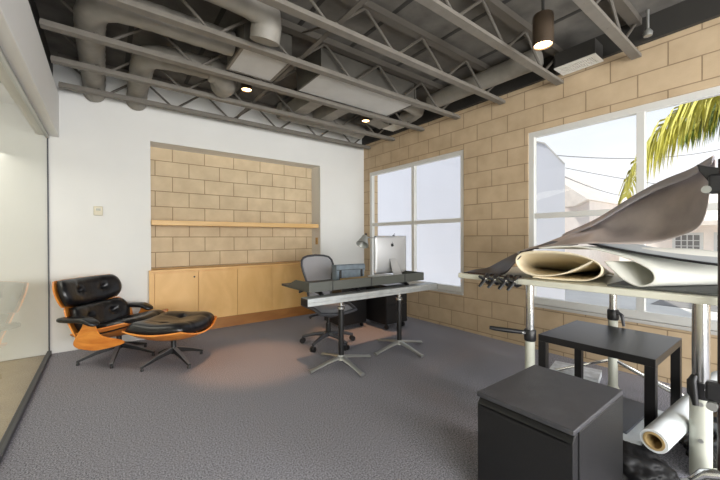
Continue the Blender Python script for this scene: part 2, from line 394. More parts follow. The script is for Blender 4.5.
# ------------------------------------------------------------------ outside
struct('ground', MB().box((WX + 0.2, -30, -0.25), (60, 40, -0.12)), M_concrete)
struct('road', MB().box((8.8, -30, -0.119), (12.4, 1.9, -0.112)), M_asphalt)
nb = thing('neighbouring_building', 'tall plain white building with a sloping gable edge outside the windows', 'building', (7.0, 5, -0.12))
MB().prism([(0, -2.22, 0), (0, -1.60, 0), (0, -1.60, 3.34), (0, -1.86, 3.22), (0, -2.18, 2.80), (0, -2.22, 2.76)], (5, 2.6, 0)).prism([(0, -1.6, 0), (0, 12, 0), (0, 12, 4.8), (0, -1.60, 3.34)], (5, 2.6, 0)).build('wall', M_stucco, nb)
MB().prism([(-0.03, -2.235, 2.76), (-0.03, -2.195, 2.815), (-0.03, -1.868, 3.238), (-0.03, -1.60, 3.357), (-0.03, -1.60, 3.34), (-0.03, -1.86, 3.22), (-0.03, -2.18, 2.80), (-0.03, -2.22, 2.76)], (5.06, 2.6, 0)).build('roof_edge', M_ductbox, nb)
ev = thing('eave_house', 'tan gabled eave sticking out behind the white building', 'house', (13.0, 5, -0.12))
MB().box((0, -0.6, 0), (3, 4, 2.6)).build('wall', M_house, ev)
MB().prism([(-0.3, -0.65, 2.62), (-0.3, 0.8, 3.8), (-0.3, 1.0, 3.8), (-0.3, 0.1, 2.42), (-0.3, -0.25, 2.42)], (3.5, 0, 0)).build('roof', M_roof, ev)
hs = thing('low_house', 'low cream house with white gridded windows across the road', 'house', (15.0, -3, -0.12))
MB().box((0, 0, 0), (5, 6.2, 1.75)).build('wall', M_house, hs)
MB().prism([(-0.5, -0.4, 1.72), (-0.5, -0.4, 1.86), (3.0, -0.4, 2.75), (6, -0.4, 1.8), (6, -0.4, 1.72)], (0, 6.9, 0)).build('roof', M_roof, hs)
for k, yy in enumerate((4.0, 4.95)):
    wf = MB().box((-0.06, yy, 0.82), (0.02, yy + 0.72, 1.50)).build('window', M_white, hs)
    MB().box((-0.08, yy + 0.08, 0.90), (-0.055, yy + 0.64, 1.42)).build('glazing', M_asphalt, wf)
    mm = MB()
    for q in range(1, 4): mm.box((-0.10, yy + 0.08 + q * 0.14 - 0.012, 0.90), (-0.075, yy + 0.08 + q * 0.14 + 0.012, 1.42))
    for q in (1, 2): mm.box((-0.10, yy + 0.08, 0.90 + q * 0.173 - 0.012), (-0.075, yy + 0.64, 0.90 + q * 0.173 + 0.012))
    mm.build('glazing_bars', M_white, wf)
fh = thing('distant_house', 'long pale pink house with a low roof far across the lot', 'house', (24.0, 1.5, -0.12))
MB().box((0, 0, 0), (5, 9, 2.6)).build('wall', M_house, fh)
MB().prism([(-0.6, -0.6, 2.5), (-0.6, -0.6, 2.7), (2.5, -0.6, 3.9), (5.6, -0.6, 2.7), (5.6, -0.6, 2.5)], (0, 10.2, 0)).build('roof', M_roof, fh)
for a, b, lab in (((7.2, 2.9, 2.45), (22, 5.2, 3.4), 'thin power line sagging from the white building, lowest of three'),
                  ((7.6, 3.3, 3.0), (16, 1.6, 4.1), 'thin power line rising toward the palm, uppermost of three'),
                  ((9.0, 8.0, 4.9), (13.5, 2.0, 2.62), 'thin power line crossing in front of the white gable, middle of three')):
    a, b = Vector(a), Vector(b)
    pts = [a.lerp(b, t / 12) - Vector((0, 0, 0.18 * (1 - (2 * t / 12 - 1) ** 2))) for t in range(13)]
    tag(MB().tube(pts, 0.009, 5).build('power_line', M_wire), lab, 'cable', 'power lines outside the palm window')

pt = thing('palm_tree', 'palm with long drooping yellow-green fronds outside the window', 'tree', (6.0, -0.75, -0.12))
MB().tube([(0, 0, 0), (0.03, 0.02, 1.6), (0, 0, 3.0), (0, 0, 3.45)], [0.17, 0.14, 0.13, 0.16], 12).build('trunk', M_trunk, pt, smooth=True)
def frond(pts, length, seed, m):
    rnd = random.Random(seed); b = MB()
    P = [Vector(p) for p in pts]
    def at(t):
        f = t * (len(P) - 1); i = min(int(f), len(P) - 2); u = f - i
        p0, p1, p2, p3 = P[max(i - 1, 0)], P[i], P[i + 1], P[min(i + 2, len(P) - 1)]
        return 0.5 * ((2 * p1) + (p2 - p0) * u + (2 * p0 - 5 * p1 + 4 * p2 - p3) * u * u + (3 * p1 - p0 - 3 * p2 + p3) * u ** 3)
    n = 20
    b.tube([at(k / n) for k in range(n + 1)], [0.022 * (1 - 0.8 * k / n) for k in range(n + 1)], 6)
    K = 130
    for k in range(K):
        t = 0.12 + 0.88 * k / (K - 1); p = at(t); tan = (at(min(1, t + 0.02)) - at(max(0, t - 0.02))).normalized()
        L = length * (0.55 + 0.45 * math.sin(PI * min(1, t * 1.05))) * rnd.uniform(0.75, 1.1)
        side = tan.cross(Vector((0, 0, 1)))
        side = side.normalized() if side.length > 1e-3 else Vector((1, 0, 0))
        for sgn in (-1, 1):
            d0 = (side * sgn * rnd.uniform(0.5, 0.9) + tan * 0.5 + Vector((0, 0, rnd.uniform(-0.3, 0.1)))).normalized()
            d1 = (Vector((0, 0, -1)) + tan * 0.15 + side * sgn * rnd.uniform(0.0, 0.22)).normalized()
            q0 = p; q1 = p + d0 * L * 0.3; q2 = q1 + (d0 * 0.35 + d1).normalized() * L * 0.4; q3 = q2 + d1 * L * 0.35
            wv = tan * 0.019 + side * 0.008
            v = [b.bm.verts.new(x) for x in (q0 - wv * .5, q0 + wv * .5, q1 + wv, q1 - wv, q2 + wv * 0.8, q2 - wv * 0.8, q3)]
            for f in ((0, 1, 2, 3), (3, 2, 4, 5), (5, 4, 6)): b.bm.faces.new([v[i] for i in f])
    return b.build('frond', m, pt)
frond([(0, 0, 3.3), (-0.02, 0.6, 3.44), (-0.05, 1.2, 3.30), (-0.06, 1.75, 2.98), (-0.05, 2.12, 2.52), (0, 2.32, 1.95)], 0.80, 1, M_frond)
frond([(0, 0, 3.3), (0.25, 0.7, 3.40), (0.4, 1.35, 3.22), (0.5, 1.8, 2.9)], 0.7, 2, M_frond2)
frond([(0, 0, 3.3), (-0.15, 0.5, 3.5), (-0.25, 1.05, 3.52), (-0.3, 1.6, 3.30)], 0.6, 3, M_frond)
frond([(0, 0, 3.4), (0.6, 0.2, 3.8), (1.2, 0.4, 3.7), (1.7, 0.5, 3.2)], 0.8, 4, M_frond2)

# ------------------------------------------------------------------ open joists
JY = [0.905 + 0.626 * k for k in range(7)]
JL = ['open-web steel joist nearest overhead, ending above the palm window',
      'open-web steel joist just past the bronze spotlight, second from overhead',
      'open-web steel joist third from overhead, ending over the bare block pier',
      'open-web steel joist fourth from overhead, in front of the big pale duct box',
      'open-web steel joist just behind the big pale duct box',
      'open-web steel joist second from the white wall',
      'open-web steel joist closest to the white wall']
def joist(y, label):
    t = thing('ceiling_joist', label, 'joist', (0, y, 0), 0, 'open-web steel joists under the roof deck')
    xa, xb = -0.375, WX - 0.055
    b = MB()
    b.box((xa, -0.036, 2.808), (xb, 0.036, 2.836)); b.box((xa, -0.012, 2.836), (xb, 0.012, 2.862))
    for k in range(9): b.box((xa + 0.25 + 0.45 * k, -0.006, 2.8065), (xa + 0.262 + 0.45 * k, 0.006, 2.809))
    b.build('bottom_chord', M_joist, t, bevel=0.003)
    MB().box((xa, -0.038, 3.085), (xb, 0.038, 3.145)).build('top_chord', M_rod, t)
    nodes = [2.694 - 0.67 + 0.67 * k for k in range(-4, 4)]
    pts = []
    x = 2.694 - 0.67 * 5; z0, z1 = 2.845, 3.095
    r = MB(); segs = []
    while x < xb:
        for xa_, za, xb_, zb in ((x - 0.335, z1, x - 0.03, z0), (x + 0.03, z0, x + 0.335, z1)):
            lo, hi = max(xa_, xa + 0.02), min(xb_, xb - 0.01)
            if hi - lo > 0.05:
                f = lambda q: za + (zb - za) * (q - xa_) / (xb_ - xa_)
                segs.append(((lo, 0, f(lo)), (hi, 0, f(hi))))
        x += 0.67
    for a, c in segs: r.tube([a, c], 0.0125, 8)
    r.build('web', M_rod, t, smooth=True)
    return t
for y, l in zip(JY, JL): joist(y, l)
# purlins of the deck and the bridging that ties the joists
deckmb = MB()
for x in (0.2, 0.8, 1.4, 1.97, 2.6, 3.2):
    deckmb.box((x - 0.02, -3.0, DZ - 0.004), (x + 0.02, BY, DZ))
struct('trim_5', deckmb, M_dark)
br = thing('bridging_bar', 'steel angle bar tying the joists together across their middles', 'bridging', (1.43, 0, 0))
MB().box((-0.020, 0.9, 2.868), (0.020, 4.85, 2.874)).box((0.015, 0.9, 2.874), (0.020, 4.85, 2.912)).build('angle', M_rod, br)
for y0, y1 in zip(JY, JY[1:]):
    MB().tube([(-0.03, y0 + 0.04, 2.876), (0.0, y1 - 0.04, 3.09)], 0.010, 6).build('brace', M_rod, br)

# ------------------------------------------------------------------ ducts and boxes
def flex(name, pts, r, label, mat_=M_duct, step=0.12, amp=0.045, sub=8, group=None):
    P = [Vector(p) for p in pts]; out = []
    for i in range(len(P) - 1):
        p0, p1, p2, p3 = P[max(i - 1, 0)], P[i], P[i + 1], P[min(i + 2, len(P) - 1)]
        for k in range(sub):
            u = k / sub
            out.append(0.5 * ((2 * p1) + (p2 - p0) * u + (2 * p0 - 5 * p1 + 4 * p2 - p3) * u * u + (3 * p1 - p0 - 3 * p2 + p3) * u ** 3))
    out.append(P[-1])
    # resample evenly and ring the hose
    L = [0]
    for a, b in zip(out, out[1:]): L.append(L[-1] + (b - a).length)
    n = max(4, int(L[-1] / (step / 2))); res = []; rad = []
    j = 0
    for k in range(n + 1):
        s = L[-1] * k / n
        while j < len(L) - 2 and L[j + 1] < s: j += 1
        u = (s - L[j]) / max(1e-9, L[j + 1] - L[j]); res.append(out[j].lerp(out[j + 1], u)); rad.append(r * (1 + amp * (k % 2)))
    return tag(MB().tube(res, rad, 20).build(name, mat_, smooth=True), label, 'duct', group)
flex('air_duct', [(0.92, 3.10, 2.975), (0.6, 3.10, 2.972), (0.22, 3.10, 2.972), (0.02, 3.15, 2.972), (-0.07, 3.30, 2.972), (-0.09, 3.6, 2.972), (-0.09, 4.2, 2.972), (-0.09, 4.62, 2.970), (-0.09, 4.74, 2.945), (-0.09, 4.82, 2.90), (-0.09, 4.89, 2.885)], 0.101,
     'grey duct elbowing beside the glass partition and running back to the white wall')
flex('air_duct', [(0.86, 3.72, 2.99), (0.7, 3.72, 2.985), (0.52, 3.72, 2.975), (0.36, 3.78, 2.973), (0.31, 3.94, 2.972), (0.31, 4.3, 2.972), (0.31, 4.62, 2.970), (0.31, 4.74, 2.945), (0.31, 4.82, 2.90), (0.31, 4.89, 2.885)], 0.101,
     'grey duct elbow over the white wall just before the niche')
flex('air_duct', [(0.87, 3.72, 2.985), (0.94, 3.72, 2.975), (1.02, 3.77, 2.95), (1.05, 3.86, 2.93), (1.05, 3.93, 2.94)], 0.118, 'curled pleated duct end beside the warm downlight over the carpet', amp=0.09, step=0.06)
flex('air_duct', [(0.15, 2.47, 3.0), (0.55, 2.47, 2.995), (0.86, 2.48, 2.985), (1.0, 2.52, 2.95), (1.02, 2.58, 2.86), (1.02, 2.60, 2.80)], 0.115,
     'grey duct with a downturned end in front of the small pale duct box', amp=0.012, step=0.11)
flex('air_duct', [(3.44, 1.60, 3.02), (3.43, 2.0, 3.015), (3.41, 2.5, 3.01), (3.40, 2.95, 3.0)], 0.10, 'long straight grey duct running beside the block wall', amp=0.012, step=0.16)
flex('air_duct', [(3.02, 3.10, 2.975), (3.22, 3.12, 2.975), (3.40, 3.20, 2.974), (3.47, 3.40, 2.974), (3.48, 3.53, 2.974)], 0.094, 'short pleated flexible duct bending from the big duct box to the far vent', amp=0.06)
flex('air_duct', [(1.9, 4.34, 2.98), (2.4, 4.34, 2.975), (3.0, 4.36, 2.97), (3.35, 4.40, 2.96)], 0.105, 'pleated flexible duct above the niche end near the corner window', amp=0.06)
for x, lab in ((2.05, 'rectangular branch duct behind the big duct box, first from the glass partition'), (2.45, 'rectangular branch duct behind the big duct box, nearer the windows')):
    tag(MB().box((x - 0.09, 3.45, 2.87), (x + 0.09, 4.22, 3.05)).build('branch_duct', M_duct, bevel=0.006), lab, 'duct', 'branch ducts above the niche')
tag(MB().prism([(3.0, 3.62, 2.90), (3.0, 3.62, 3.06), (3.36, 3.72, 3.06), (3.36, 3.72, 2.90)], (0, 0.22, 0)).build('branch_duct', M_duct), 'stub duct feeding the far white vent by the corner window', 'duct')
bb = thing('duct_box', 'big pale rectangular duct box hung between two joists', 'duct', (0, 0, 0))
MB().box((1.70, 2.85, 2.862), (2.98, 3.35, 3.10)).build('body', M_ductshade, bb, bevel=0.004)
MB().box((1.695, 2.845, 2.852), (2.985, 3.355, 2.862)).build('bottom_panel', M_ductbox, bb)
MB().box((1.68, 2.84, 2.85), (1.70, 3.36, 3.11)).build('flange', M_ductshade, bb)
MB().box((2.98, 2.84, 2.85), (3.00, 3.36, 3.11)).build('flange', M_ductshade, bb)
sb = thing('duct_box', 'smaller square duct box with a raised lid frame beside the downturned duct', 'duct', (0, 0, 0))
MB().box((0.94, 2.86, 2.868), (1.38, 3.35, 3.10)).build('body', M_ductshade, sb, bevel=0.004)
f = MB()
for a, b in (((0.93, 2.85), (1.39, 2.875)), ((0.93, 3.335), (1.39, 3.36)), ((0.93, 2.875), (0.955, 3.335)), ((1.365, 2.875), (1.39, 3.335))):
    f.box((*a, 2.856), (*b, 2.88))
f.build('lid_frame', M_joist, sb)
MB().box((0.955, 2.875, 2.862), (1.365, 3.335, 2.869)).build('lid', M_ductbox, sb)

def vent(x0, y0, x1, y1, z, label, plenum=True):
    t = thing('air_vent', label, 'vent', ((x0 + x1) / 2, (y0 + y1) / 2, z), 0, 'white ceiling vents along the block wall')
    hx, hy = (x1 - x0) / 2, (y1 - y0) / 2; f = MB(); q = 0.028
    f.box((-hx, -hy, 0), (hx, -hy + q, 0.012)); f.box((-hx, hy - q, 0), (hx, hy, 0.012)); f.box((-hx, -hy + q, 0), (-hx + q, hy - q, 0.012)); f.box((hx - q, -hy + q, 0), (hx, hy - q, 0.012))
    f.build('frame', M_grille, t)
    g = MB(); n = 16
    for k in range(n):
        yy = -hy + q + (2 * hy - 2 * q) * (k + 0.5) / n
        g.box((-hx + q, yy - 0.005, 0.002), (hx - q, yy + 0.005, 0.012))
    g.box((-0.006, -hy + q, 0.001), (0.006, hy - q, 0.012))
    g.build('grille', M_grille, t)
    MB().box((-hx + 0.004, -hy + 0.004, 0.014), (hx - 0.004, hy - 0.004, 0.15)).build('plenum_box', M_dark, t)
vent(3.53, 1.15, 3.735, 1.50, 2.885, 'white grille vent overhead beside the bronze spotlight')
vent(3.38, 3.55, 3.60, 3.90, 2.90, 'white grille vent above the corner window')
tag(MB().lathe([(0.0, 2.93), (0.030, 2.932), (0.034, 2.96), (0.018, 2.985), (0.010, 2.99), (0.010, 3.15)], (3.66, 0.81, 0), 14).build('sprinkler_head', M_castalu, smooth=True), 'small silver sprinkler head above the palm window', 'sprinkler')

def spot(x, y, z, r, h, label, power, target, size):
    t = thing('ceiling_spotlight', label, 'spotlight', (x, y, z), 0, 'warm spotlights among the joists')
    MB().lathe([(r * 0.80, 0.05), (r * 0.86, 0.0), (r, 0.0), (r, h * 0.9), (r * 0.93, h), (0.0, h)], n=28, cap=False).build('can', M_brownlamp, t, smooth=True)
    MB().lathe([(r * 0.83, 0.012), (r * 0.79, 0.03), (r * 0.6, 0.055), (0.0, 0.062)], n=28, cap=False).build('reflector', M_bulb, t, smooth=True)
    MB().tube([(0, 0, h), (0, 0, DZ - z)], 0.012, 8).build('stem', M_dark, t, smooth=True)
    l = light('spot_lamp', 'SPOT', (x, y, z - 0.02), power, (1.0, 0.52, 0.26), spot_size=R(size), spot_blend=0.7, shadow_soft_size=0.05)
    aim(l, target); return t
spot(2.72, 1.236, 2.725, 0.074, 0.235, 'bronze cylinder spotlight overhead in front of the near vent', 14, (2.75, 1.3, 0), 50)
spot(1.245, 3.70, 2.86, 0.06, 0.2, 'warm downlight above the niche side of the carpet', 170, (1.20, 3.38, 0), 30)
spot(2.90, 3.70, 2.86, 0.06, 0.2, 'warm downlight above the desk by the corner window', 190, (2.62, 3.55, 0), 28)

# ------------------------------------------------------------------ niche: cabinet, shelf, plates
cb = thing('wall_cabinet', 'long maple base cabinet built into the white wall niche', 'cabinet', (0, 0, 0))
XL, XR, FY = 0.426, 2.868, 4.85
MB().box((XL + 0.02, FY + 0.02, 0.165), (XR - 0.002, NY - 0.004, 0.83)).build('carcass', M_maple, cb)
MB().box((XL, FY - 0.006, 0.82), (XR, NY - 0.004, 0.845)).build('top', M_maple, cb, bevel=0.002)
MB().box((XL, FY, 0.0), (XL + 0.02, BY - 0.004, 0.82)).build('end_panel', M_maple, cb)
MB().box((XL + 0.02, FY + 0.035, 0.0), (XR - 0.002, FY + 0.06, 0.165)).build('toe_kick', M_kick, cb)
xs = [0.482, 0.982, 1.489, 2.0, 2.519, XR - 0.01]
for k, (a, b) in enumerate(zip(xs, xs[1:])):
    d = MB().box((a + 0.002, FY, 0.155), (b - 0.002, FY + 0.019, 0.806)).build('door', M_maple, cb, bevel=0.0015)
    if k == 0: MB().lathe([(0.011, 0), (0.011, 0.006), (0, 0.006)], (b - 0.05, FY - 0.006, 0.735), 14, axis=(0, 1, 0)).build('lock', M_blackmetal, d)
MB().box((XL + 0.02, FY + 0.002, 0.155), (0.48, FY + 0.019, 0.806)).build('filler_strip', M_maple, cb)
tag(MB().box((NX0 + 0.003, 4.87, 1.408), (2.82, NY - 0.003, 1.468)).build('wall_shelf', M_shelfwood, bevel=0.002), 'long thick light wood shelf across the niche above the cabinet', 'shelf')
th = thing('thermostat', 'small beige thermostat on the white wall above the lounge chair', 'thermostat', (-0.062, BY, 1.555))
MB().box((-0.042, -0.022, -0.05), (0.042, 0, 0.055)).build('housing', M_thermo, th, bevel=0.006)
MB().box((-0.022, -0.024, 0.005), (0.022, -0.021, 0.03)).build('display', mat('lcd', srgb(150, 152, 138), 0.3), th)
op = thing('wall_switch', 'tan switch plate on the side of the niche by the white wall', 'switch', (NX1, 5.02, 1.19))
MB().box((-0.008, -0.036, -0.058), (0, 0.036, 0.058)).build('plate', M_brass, op, bevel=0.002)
MB().box((-0.014, -0.008, -0.014), (-0.007, 0.008, 0.014)).build('toggle', M_kraft, op)

# ------------------------------------------------------------------ lounge chair and ottoman
def sq(u, v):
    return u * math.sqrt(max(0, 1 - 0.27 * v * v)), v * math.sqrt(max(0, 1 - 0.27 * u * u))
def pad(mbk, c, right, up, w_, h_, bow, thick, tufts=(), puff=0.6, n=26, back=0.0, ends=0.0):
    """upholstered cushion: rounded outline, bowed across its width, domed face, button dimples"""
    c, right, up = Vector(c), Vector(right).normalized(), Vector(up).normalized(); nr = right.cross(up).normalized()
    def pos(u, v, d):
        a, b = sq(u, v); x, y = a * w_ / 2, b * h_ / 2
        return c + right * x + up * y + nr * (bow * a * a + ends * b * b + d)
    F, B = [], []
    for i in range(n + 1):
        u = -1 + 2 * i / n; fr, br_ = [], []
        for j in range(n + 1):
            v = -1 + 2 * j / n
            e = (1 - abs(u) ** 5) * (1 - abs(v) ** 5); d = thick * (max(0, e) ** 0.45)
            a, b = sq(u, v)
            for tu, tv in tufts:
                q = math.hypot((a - tu) * w_ / 2, (b - tv) * h_ / 2); d -= thick * 0.42 * math.exp(-(q / 0.028) ** 2)
                d -= thick * 0.10 * math.exp(-((a - tu) * w_ / 2 / 0.012) ** 2)
            fr.append(pos(u, v, d)); br_.append(pos(u, v, -back * max(0, e) ** 0.5))
        F.append(fr); B.append(br_)
    VF = [[mbk.bm.verts.new(p) for p in r_] for r_ in F]; VB = [[(VF[i][j] if i in (0, n) or j in (0, n) else mbk.bm.verts.new(B[i][j])) for j in range(n + 1)] for i in range(n + 1)]
    for i in range(n):
        for j in range(n):
            mbk.bm.faces.new((VF[i][j], VF[i + 1][j], VF[i + 1][j + 1], VF[i][j + 1]))
            mbk.bm.faces.new((VB[i][j], VB[i][j + 1], VB[i + 1][j + 1], VB[i + 1][j]))
    return mbk
def shell(mbk, c, right, up, w_, h_, bow, off, th, n=22, ends=0.0):
    c, right, up = Vector(c), Vector(right).normalized(), Vector(up).normalized(); nr = right.cross(up).normalized()
    g = []
    for i in range(n + 1):
        row = []
        for j in range(n + 1):
            u, v = -1 + 2 * i / n, -1 + 2 * j / n; a, b = sq(u, v)
            row.append(c + right * a * w_ / 2 + up * b * h_ / 2 + nr * (bow * a * a + ends * b * b + off))
        g.append(row)
    return mbk.sheet(g, th)
def star_base(parent, n, rad, hub_z, z_tip, a0):
    hub = MB().lathe([(0.026, hub_z - 0.07), (0.030, hub_z - 0.03), (0.024, hub_z), (0.024, hub_z + 0.09), (0.05, hub_z + 0.10), (0.05, hub_z + 0.112), (0, hub_z + 0.112)], n=18)
    hub.build('hub', M_blackmetal, parent, smooth=True)
    for k in range(n):
        a = a0 + 2 * PI * k / n; d = Vector((math.cos(a), math.sin(a), 0)); s_ = Vector((-d.y, d.x, 0))
        b = MB()
        def sec(r_, z, hw, hh): return [d * r_ + s_ * q * hw + Vector((0, 0, z + p * hh)) for q, p in ((-1, -1), (1, -1), (1, 1), (-1, 1))]
        S = [sec(0.02, hub_z - 0.035, 0.020, 0.024), sec(rad * 0.55, (hub_z - 0.035) * 0.55 + z_tip * 0.45, 0.017, 0.017), sec(rad, z_tip, 0.013, 0.010)]
        V = [[b.bm.verts.new(p) for p in q] for q in S]
        for A, B in zip(V, V[1:]):
            for i in range(4): b.bm.faces.new((A[i], A[(i + 1) % 4], B[(i + 1) % 4], B[i]))
        b.bm.faces.new(V[0][::-1]); b.bm.faces.new(V[-1])
        lg = b.build('leg', M_blackmetal, parent, bevel=0.003)
        e_ = MB()                                   # polished top of the casting
        T = [[q[3], q[2]] for q in S]
        for (a0_, a1_), (b0_, b1_) in zip(T, T[1:]):
            e_.prism([a0_ + Vector((0, 0, 0.0008)), a1_ + Vector((0, 0, 0.0008)), b1_ + Vector((0, 0, 0.0008)), b0_ + Vector((0, 0, 0.0008))], (0, 0, 0.0025))
        e_.build('edge', mat('leg_top', srgb(120, 120, 122), 0.35, 0.3), lg)
        MB().lathe([(0.014, 0.0), (0.014, 0.012), (0.008, z_tip)], d * (rad - 0.012), 12).build('glide', M_black, lg)

lc_ = thing('lounge_chair', 'black leather lounge chair with an orange wood shell and headrest', 'chair', (0.11, 4.33, 0), R(-42))
star_base(lc_, 5, 0.345, 0.165, 0.034, R(12))
RT = (0, 1, 0)                                    # the sitter's left is +y, front is +x
def fwd(deg): return (-math.sin(R(deg)), 0, math.cos(R(deg)))   # an up vector leaning back
# seat
seat_up = Vector((-math.cos(R(12)), 0, -math.sin(R(12))))       # runs from the front edge to the back
MB_seat = MB(); shell(MB_seat, (0.07, 0, 0.265), (0, 1, 0), seat_up, 0.74, 0.66, 0.135, -0.012, 0.014, ends=0.05)
MB_seat.build('seat_shell', M_rose, lc_, smooth=True)
pad(MB(), (0.07, 0, 0.275), (0, 1, 0), seat_up, 0.66, 0.64, 0.06, 0.115, [(-0.4, 0.25), (0.4, 0.25)], ends=0.035).build('seat_cushion', M_leather, lc_, smooth='all')
# lower back
b_up = Vector(fwd(25))
sh = MB(); shell(sh, (-0.275, 0, 0.385), RT, b_up, 0.76, 0.40, 0.13, -0.014, 0.013); sh.build('back_shell', M_rose, lc_, smooth=True)
pad(MB(), (-0.275, 0, 0.415), RT, b_up, 0.68, 0.31, 0.10, 0.10, [(-0.42, 0.05), (0.42, 0.05)]).build('back_cushion', M_leather, lc_, smooth='all')
# head rest
h_up = Vector(fwd(19))
sh = MB(); shell(sh, (-0.405, 0, 0.685), RT, h_up, 0.76, 0.31, 0.11, -0.014, 0.013); sh.build('headrest_shell', M_rose, lc_, smooth=True)
pad(MB(), (-0.395, 0, 0.685), RT, h_up, 0.73, 0.30, 0.10, 0.095, [(-0.38, 0.0), (0.38, 0.0)]).build('headrest_cushion', M_leather, lc_, smooth='all')
for s_ in (-1, 1):
    MB().tube([(-0.29, s_ * 0.17, 0.36), (-0.345, s_ * 0.17, 0.51), (-0.40, s_ * 0.17, 0.65)], 0.018, 8, flat=(1.4, 0.5)).build('back_brace', M_blackmetal, lc_, smooth=True)
    # side of the shell rising to the arm
    out = smooth_path([(-0.10, 0.20), (0.05, 0.188), (0.20, 0.215), (0.35, 0.262), (0.34, 0.295), (0.20, 0.318), (0.12, 0.345), (0.08, 0.42), (0.05, 0.45), (-0.03, 0.45), (-0.06, 0.40), (-0.13, 0.30), (-0.15, 0.235), (-0.10, 0.20)], 4)[:-1]
    MB().prism([(p[0], s_ * (0.352 + 0.05 * max(0, p[1] - 0.2)), p[1]) for p in out], (0, s_ * 0.014, 0)).build('arm_shell', M_rose, lc_, bevel=0.004)
    arm = MB(); g = []
    for k in range(19):
        t = k / 18; x = -0.30 + 0.40 * t; z = 0.475 - 0.045 * max(0, t - 0.7) / 0.3; ends = max(0.05, 1 - abs(2 * t - 1) ** 7) ** 0.5
        hw, hh = 0.060 * ends, 0.026 * ends
        g.append([(x, s_ * 0.365 + hw * math.copysign(abs(math.cos(a)) ** 0.6, math.cos(a)), z + hh * math.copysign(abs(math.sin(a)) ** 0.7, math.sin(a))) for a in [2 * PI * q / 20 for q in range(20)]])
    V = [[arm.bm.verts.new(p) for p in row] for row in g]
    for A, B in zip(V, V[1:]):
        for q in range(20): arm.bm.faces.new((A[q], A[(q + 1) % 20], B[(q + 1) % 20], B[q]))
    arm.bm.faces.new(V[0][::-1]); arm.bm.faces.new(V[-1])
    arm.build('armrest', M_leather, lc_, smooth='all')

ot = thing('ottoman', 'black leather ottoman with an orange wood shell before the lounge chair', 'ottoman', (0.54, 3.82, 0), R(-42))
star_base(ot, 4, 0.30, 0.16, 0.034, R(60))
sh = MB(); shell(sh, (0, 0, 0.262), (0, 1, 0), (-1, 0, 0), 0.74, 0.66, 0.125, -0.012, 0.014, ends=0.075); sh.build('shell', M_rose, ot, smooth=True)
pad(MB(), (0, 0, 0.285), (0, 1, 0), (-1, 0, 0), 0.70, 0.64, 0.075, 0.135, [(-0.4, 0.0), (0.4, 0.0)], ends=0.055).build('cushion', M_leather, ot, smooth='all')

# ------------------------------------------------------------------ desk
dk = thing('desk', 'grey tray desk on an aluminium beam with two pedestal legs', 'desk', (0, 0, 0))
TX0, TX1, TY0, TY1, TZ = 1.465, 2.975, 2.70, 3.30, 0.765
MB().box((TX0, TY0 + 0.014, TZ - 0.022), (TX1, TY1, TZ)).build('tabletop', M_traydark, dk, bevel=0.002)
MB().box((TX0, TY0, 0.742), (TX1, TY0 + 0.014, 0.832)).build('front_panel', M_tray, dk, bevel=0.002)
for x in (1.715, 2.185, 2.665):
    MB().box((x - 0.006, TY0 - 0.004, 0.742), (x + 0.006, TY0 + 0.001, 0.833)).build('seam_strip', M_traydark, dk)
for x in (TX0, TX1 - 0.014):
    MB().prism([(x, TY0 + 0.014, 0.742), (x, 3.22, 0.742), (x, 2.98, 0.832), (x, TY0 + 0.014, 0.832)], (0.014, 0, 0)).build('side_panel', M_tray, dk)
bm_ = MB()
bm_.prism([(1.43, 2.66, 0.625), (1.43, 2.66, 0.692), (1.43, 2.675, 0.697), (1.43, 2.775, 0.697), (1.43, 2.79, 0.692), (1.43, 2.79, 0.625), (1.43, 2.765, 0.625), (1.43, 2.76, 0.64), (1.43, 2.69, 0.64), (1.43, 2.685, 0.625)], (1.735, 0, 0))
bm_.box((1.44, 2.654, 0.652), (3.155, 2.662, 0.662))
bm_.build('beam', M_beam, dk, bevel=0.003)
for x in (1.422, 3.165): MB().box((x, 2.665, 0.627), (x + 0.010, 2.785, 0.69)).build('beam_cap', M_blackmetal, dk, bevel=0.003)
for x in (1.62, 2.05, 2.75):
    MB().tube([(x, 2.74, 0.70), (x, 2.78, 0.72), (x, 3.05, 0.742)], 0.02, 8).build('bracket', M_blackmetal, dk, smooth=True)
for cx in (1.825, 2.60):
    cy = 2.725
    lg = MB().tube([(cx, cy, 0.10), (cx, cy, 0.545)], 0.027, 18).build('leg', M_blackmetal, dk, smooth=True)
    MB().lathe([(0.022, 0.545), (0.036, 0.55), (0.036, 0.572), (0.020, 0.578), (0.020, 0.635), (0, 0.635)], (cx, cy, 0), 18).build('collar', M_chrome, lg, smooth=True)
    MB().lathe([(0.055, 0.062), (0.045, 0.085), (0.034, 0.105), (0.0, 0.105)], (cx, cy, 0), 18).build('hub', M_castalu, lg, smooth=True)
    for k in range(4):
        a = PI / 2 * k; d = Vector((math.cos(a), math.sin(a), 0)); c0 = Vector((cx, cy, 0))
        MB().tube([c0 + d * 0.02 + Vector((0, 0, 0.082)), c0 + d * 0.16 + Vector((0, 0, 0.058)), c0 + d * 0.30 + Vector((0, 0, 0.026)), c0 + d * 0.345 + Vector((0, 0, 0.018))], [0.034, 0.024, 0.020, 0.030], 10, flat=(1, 0.55)).build('foot', M_castalu, lg, smooth=True)

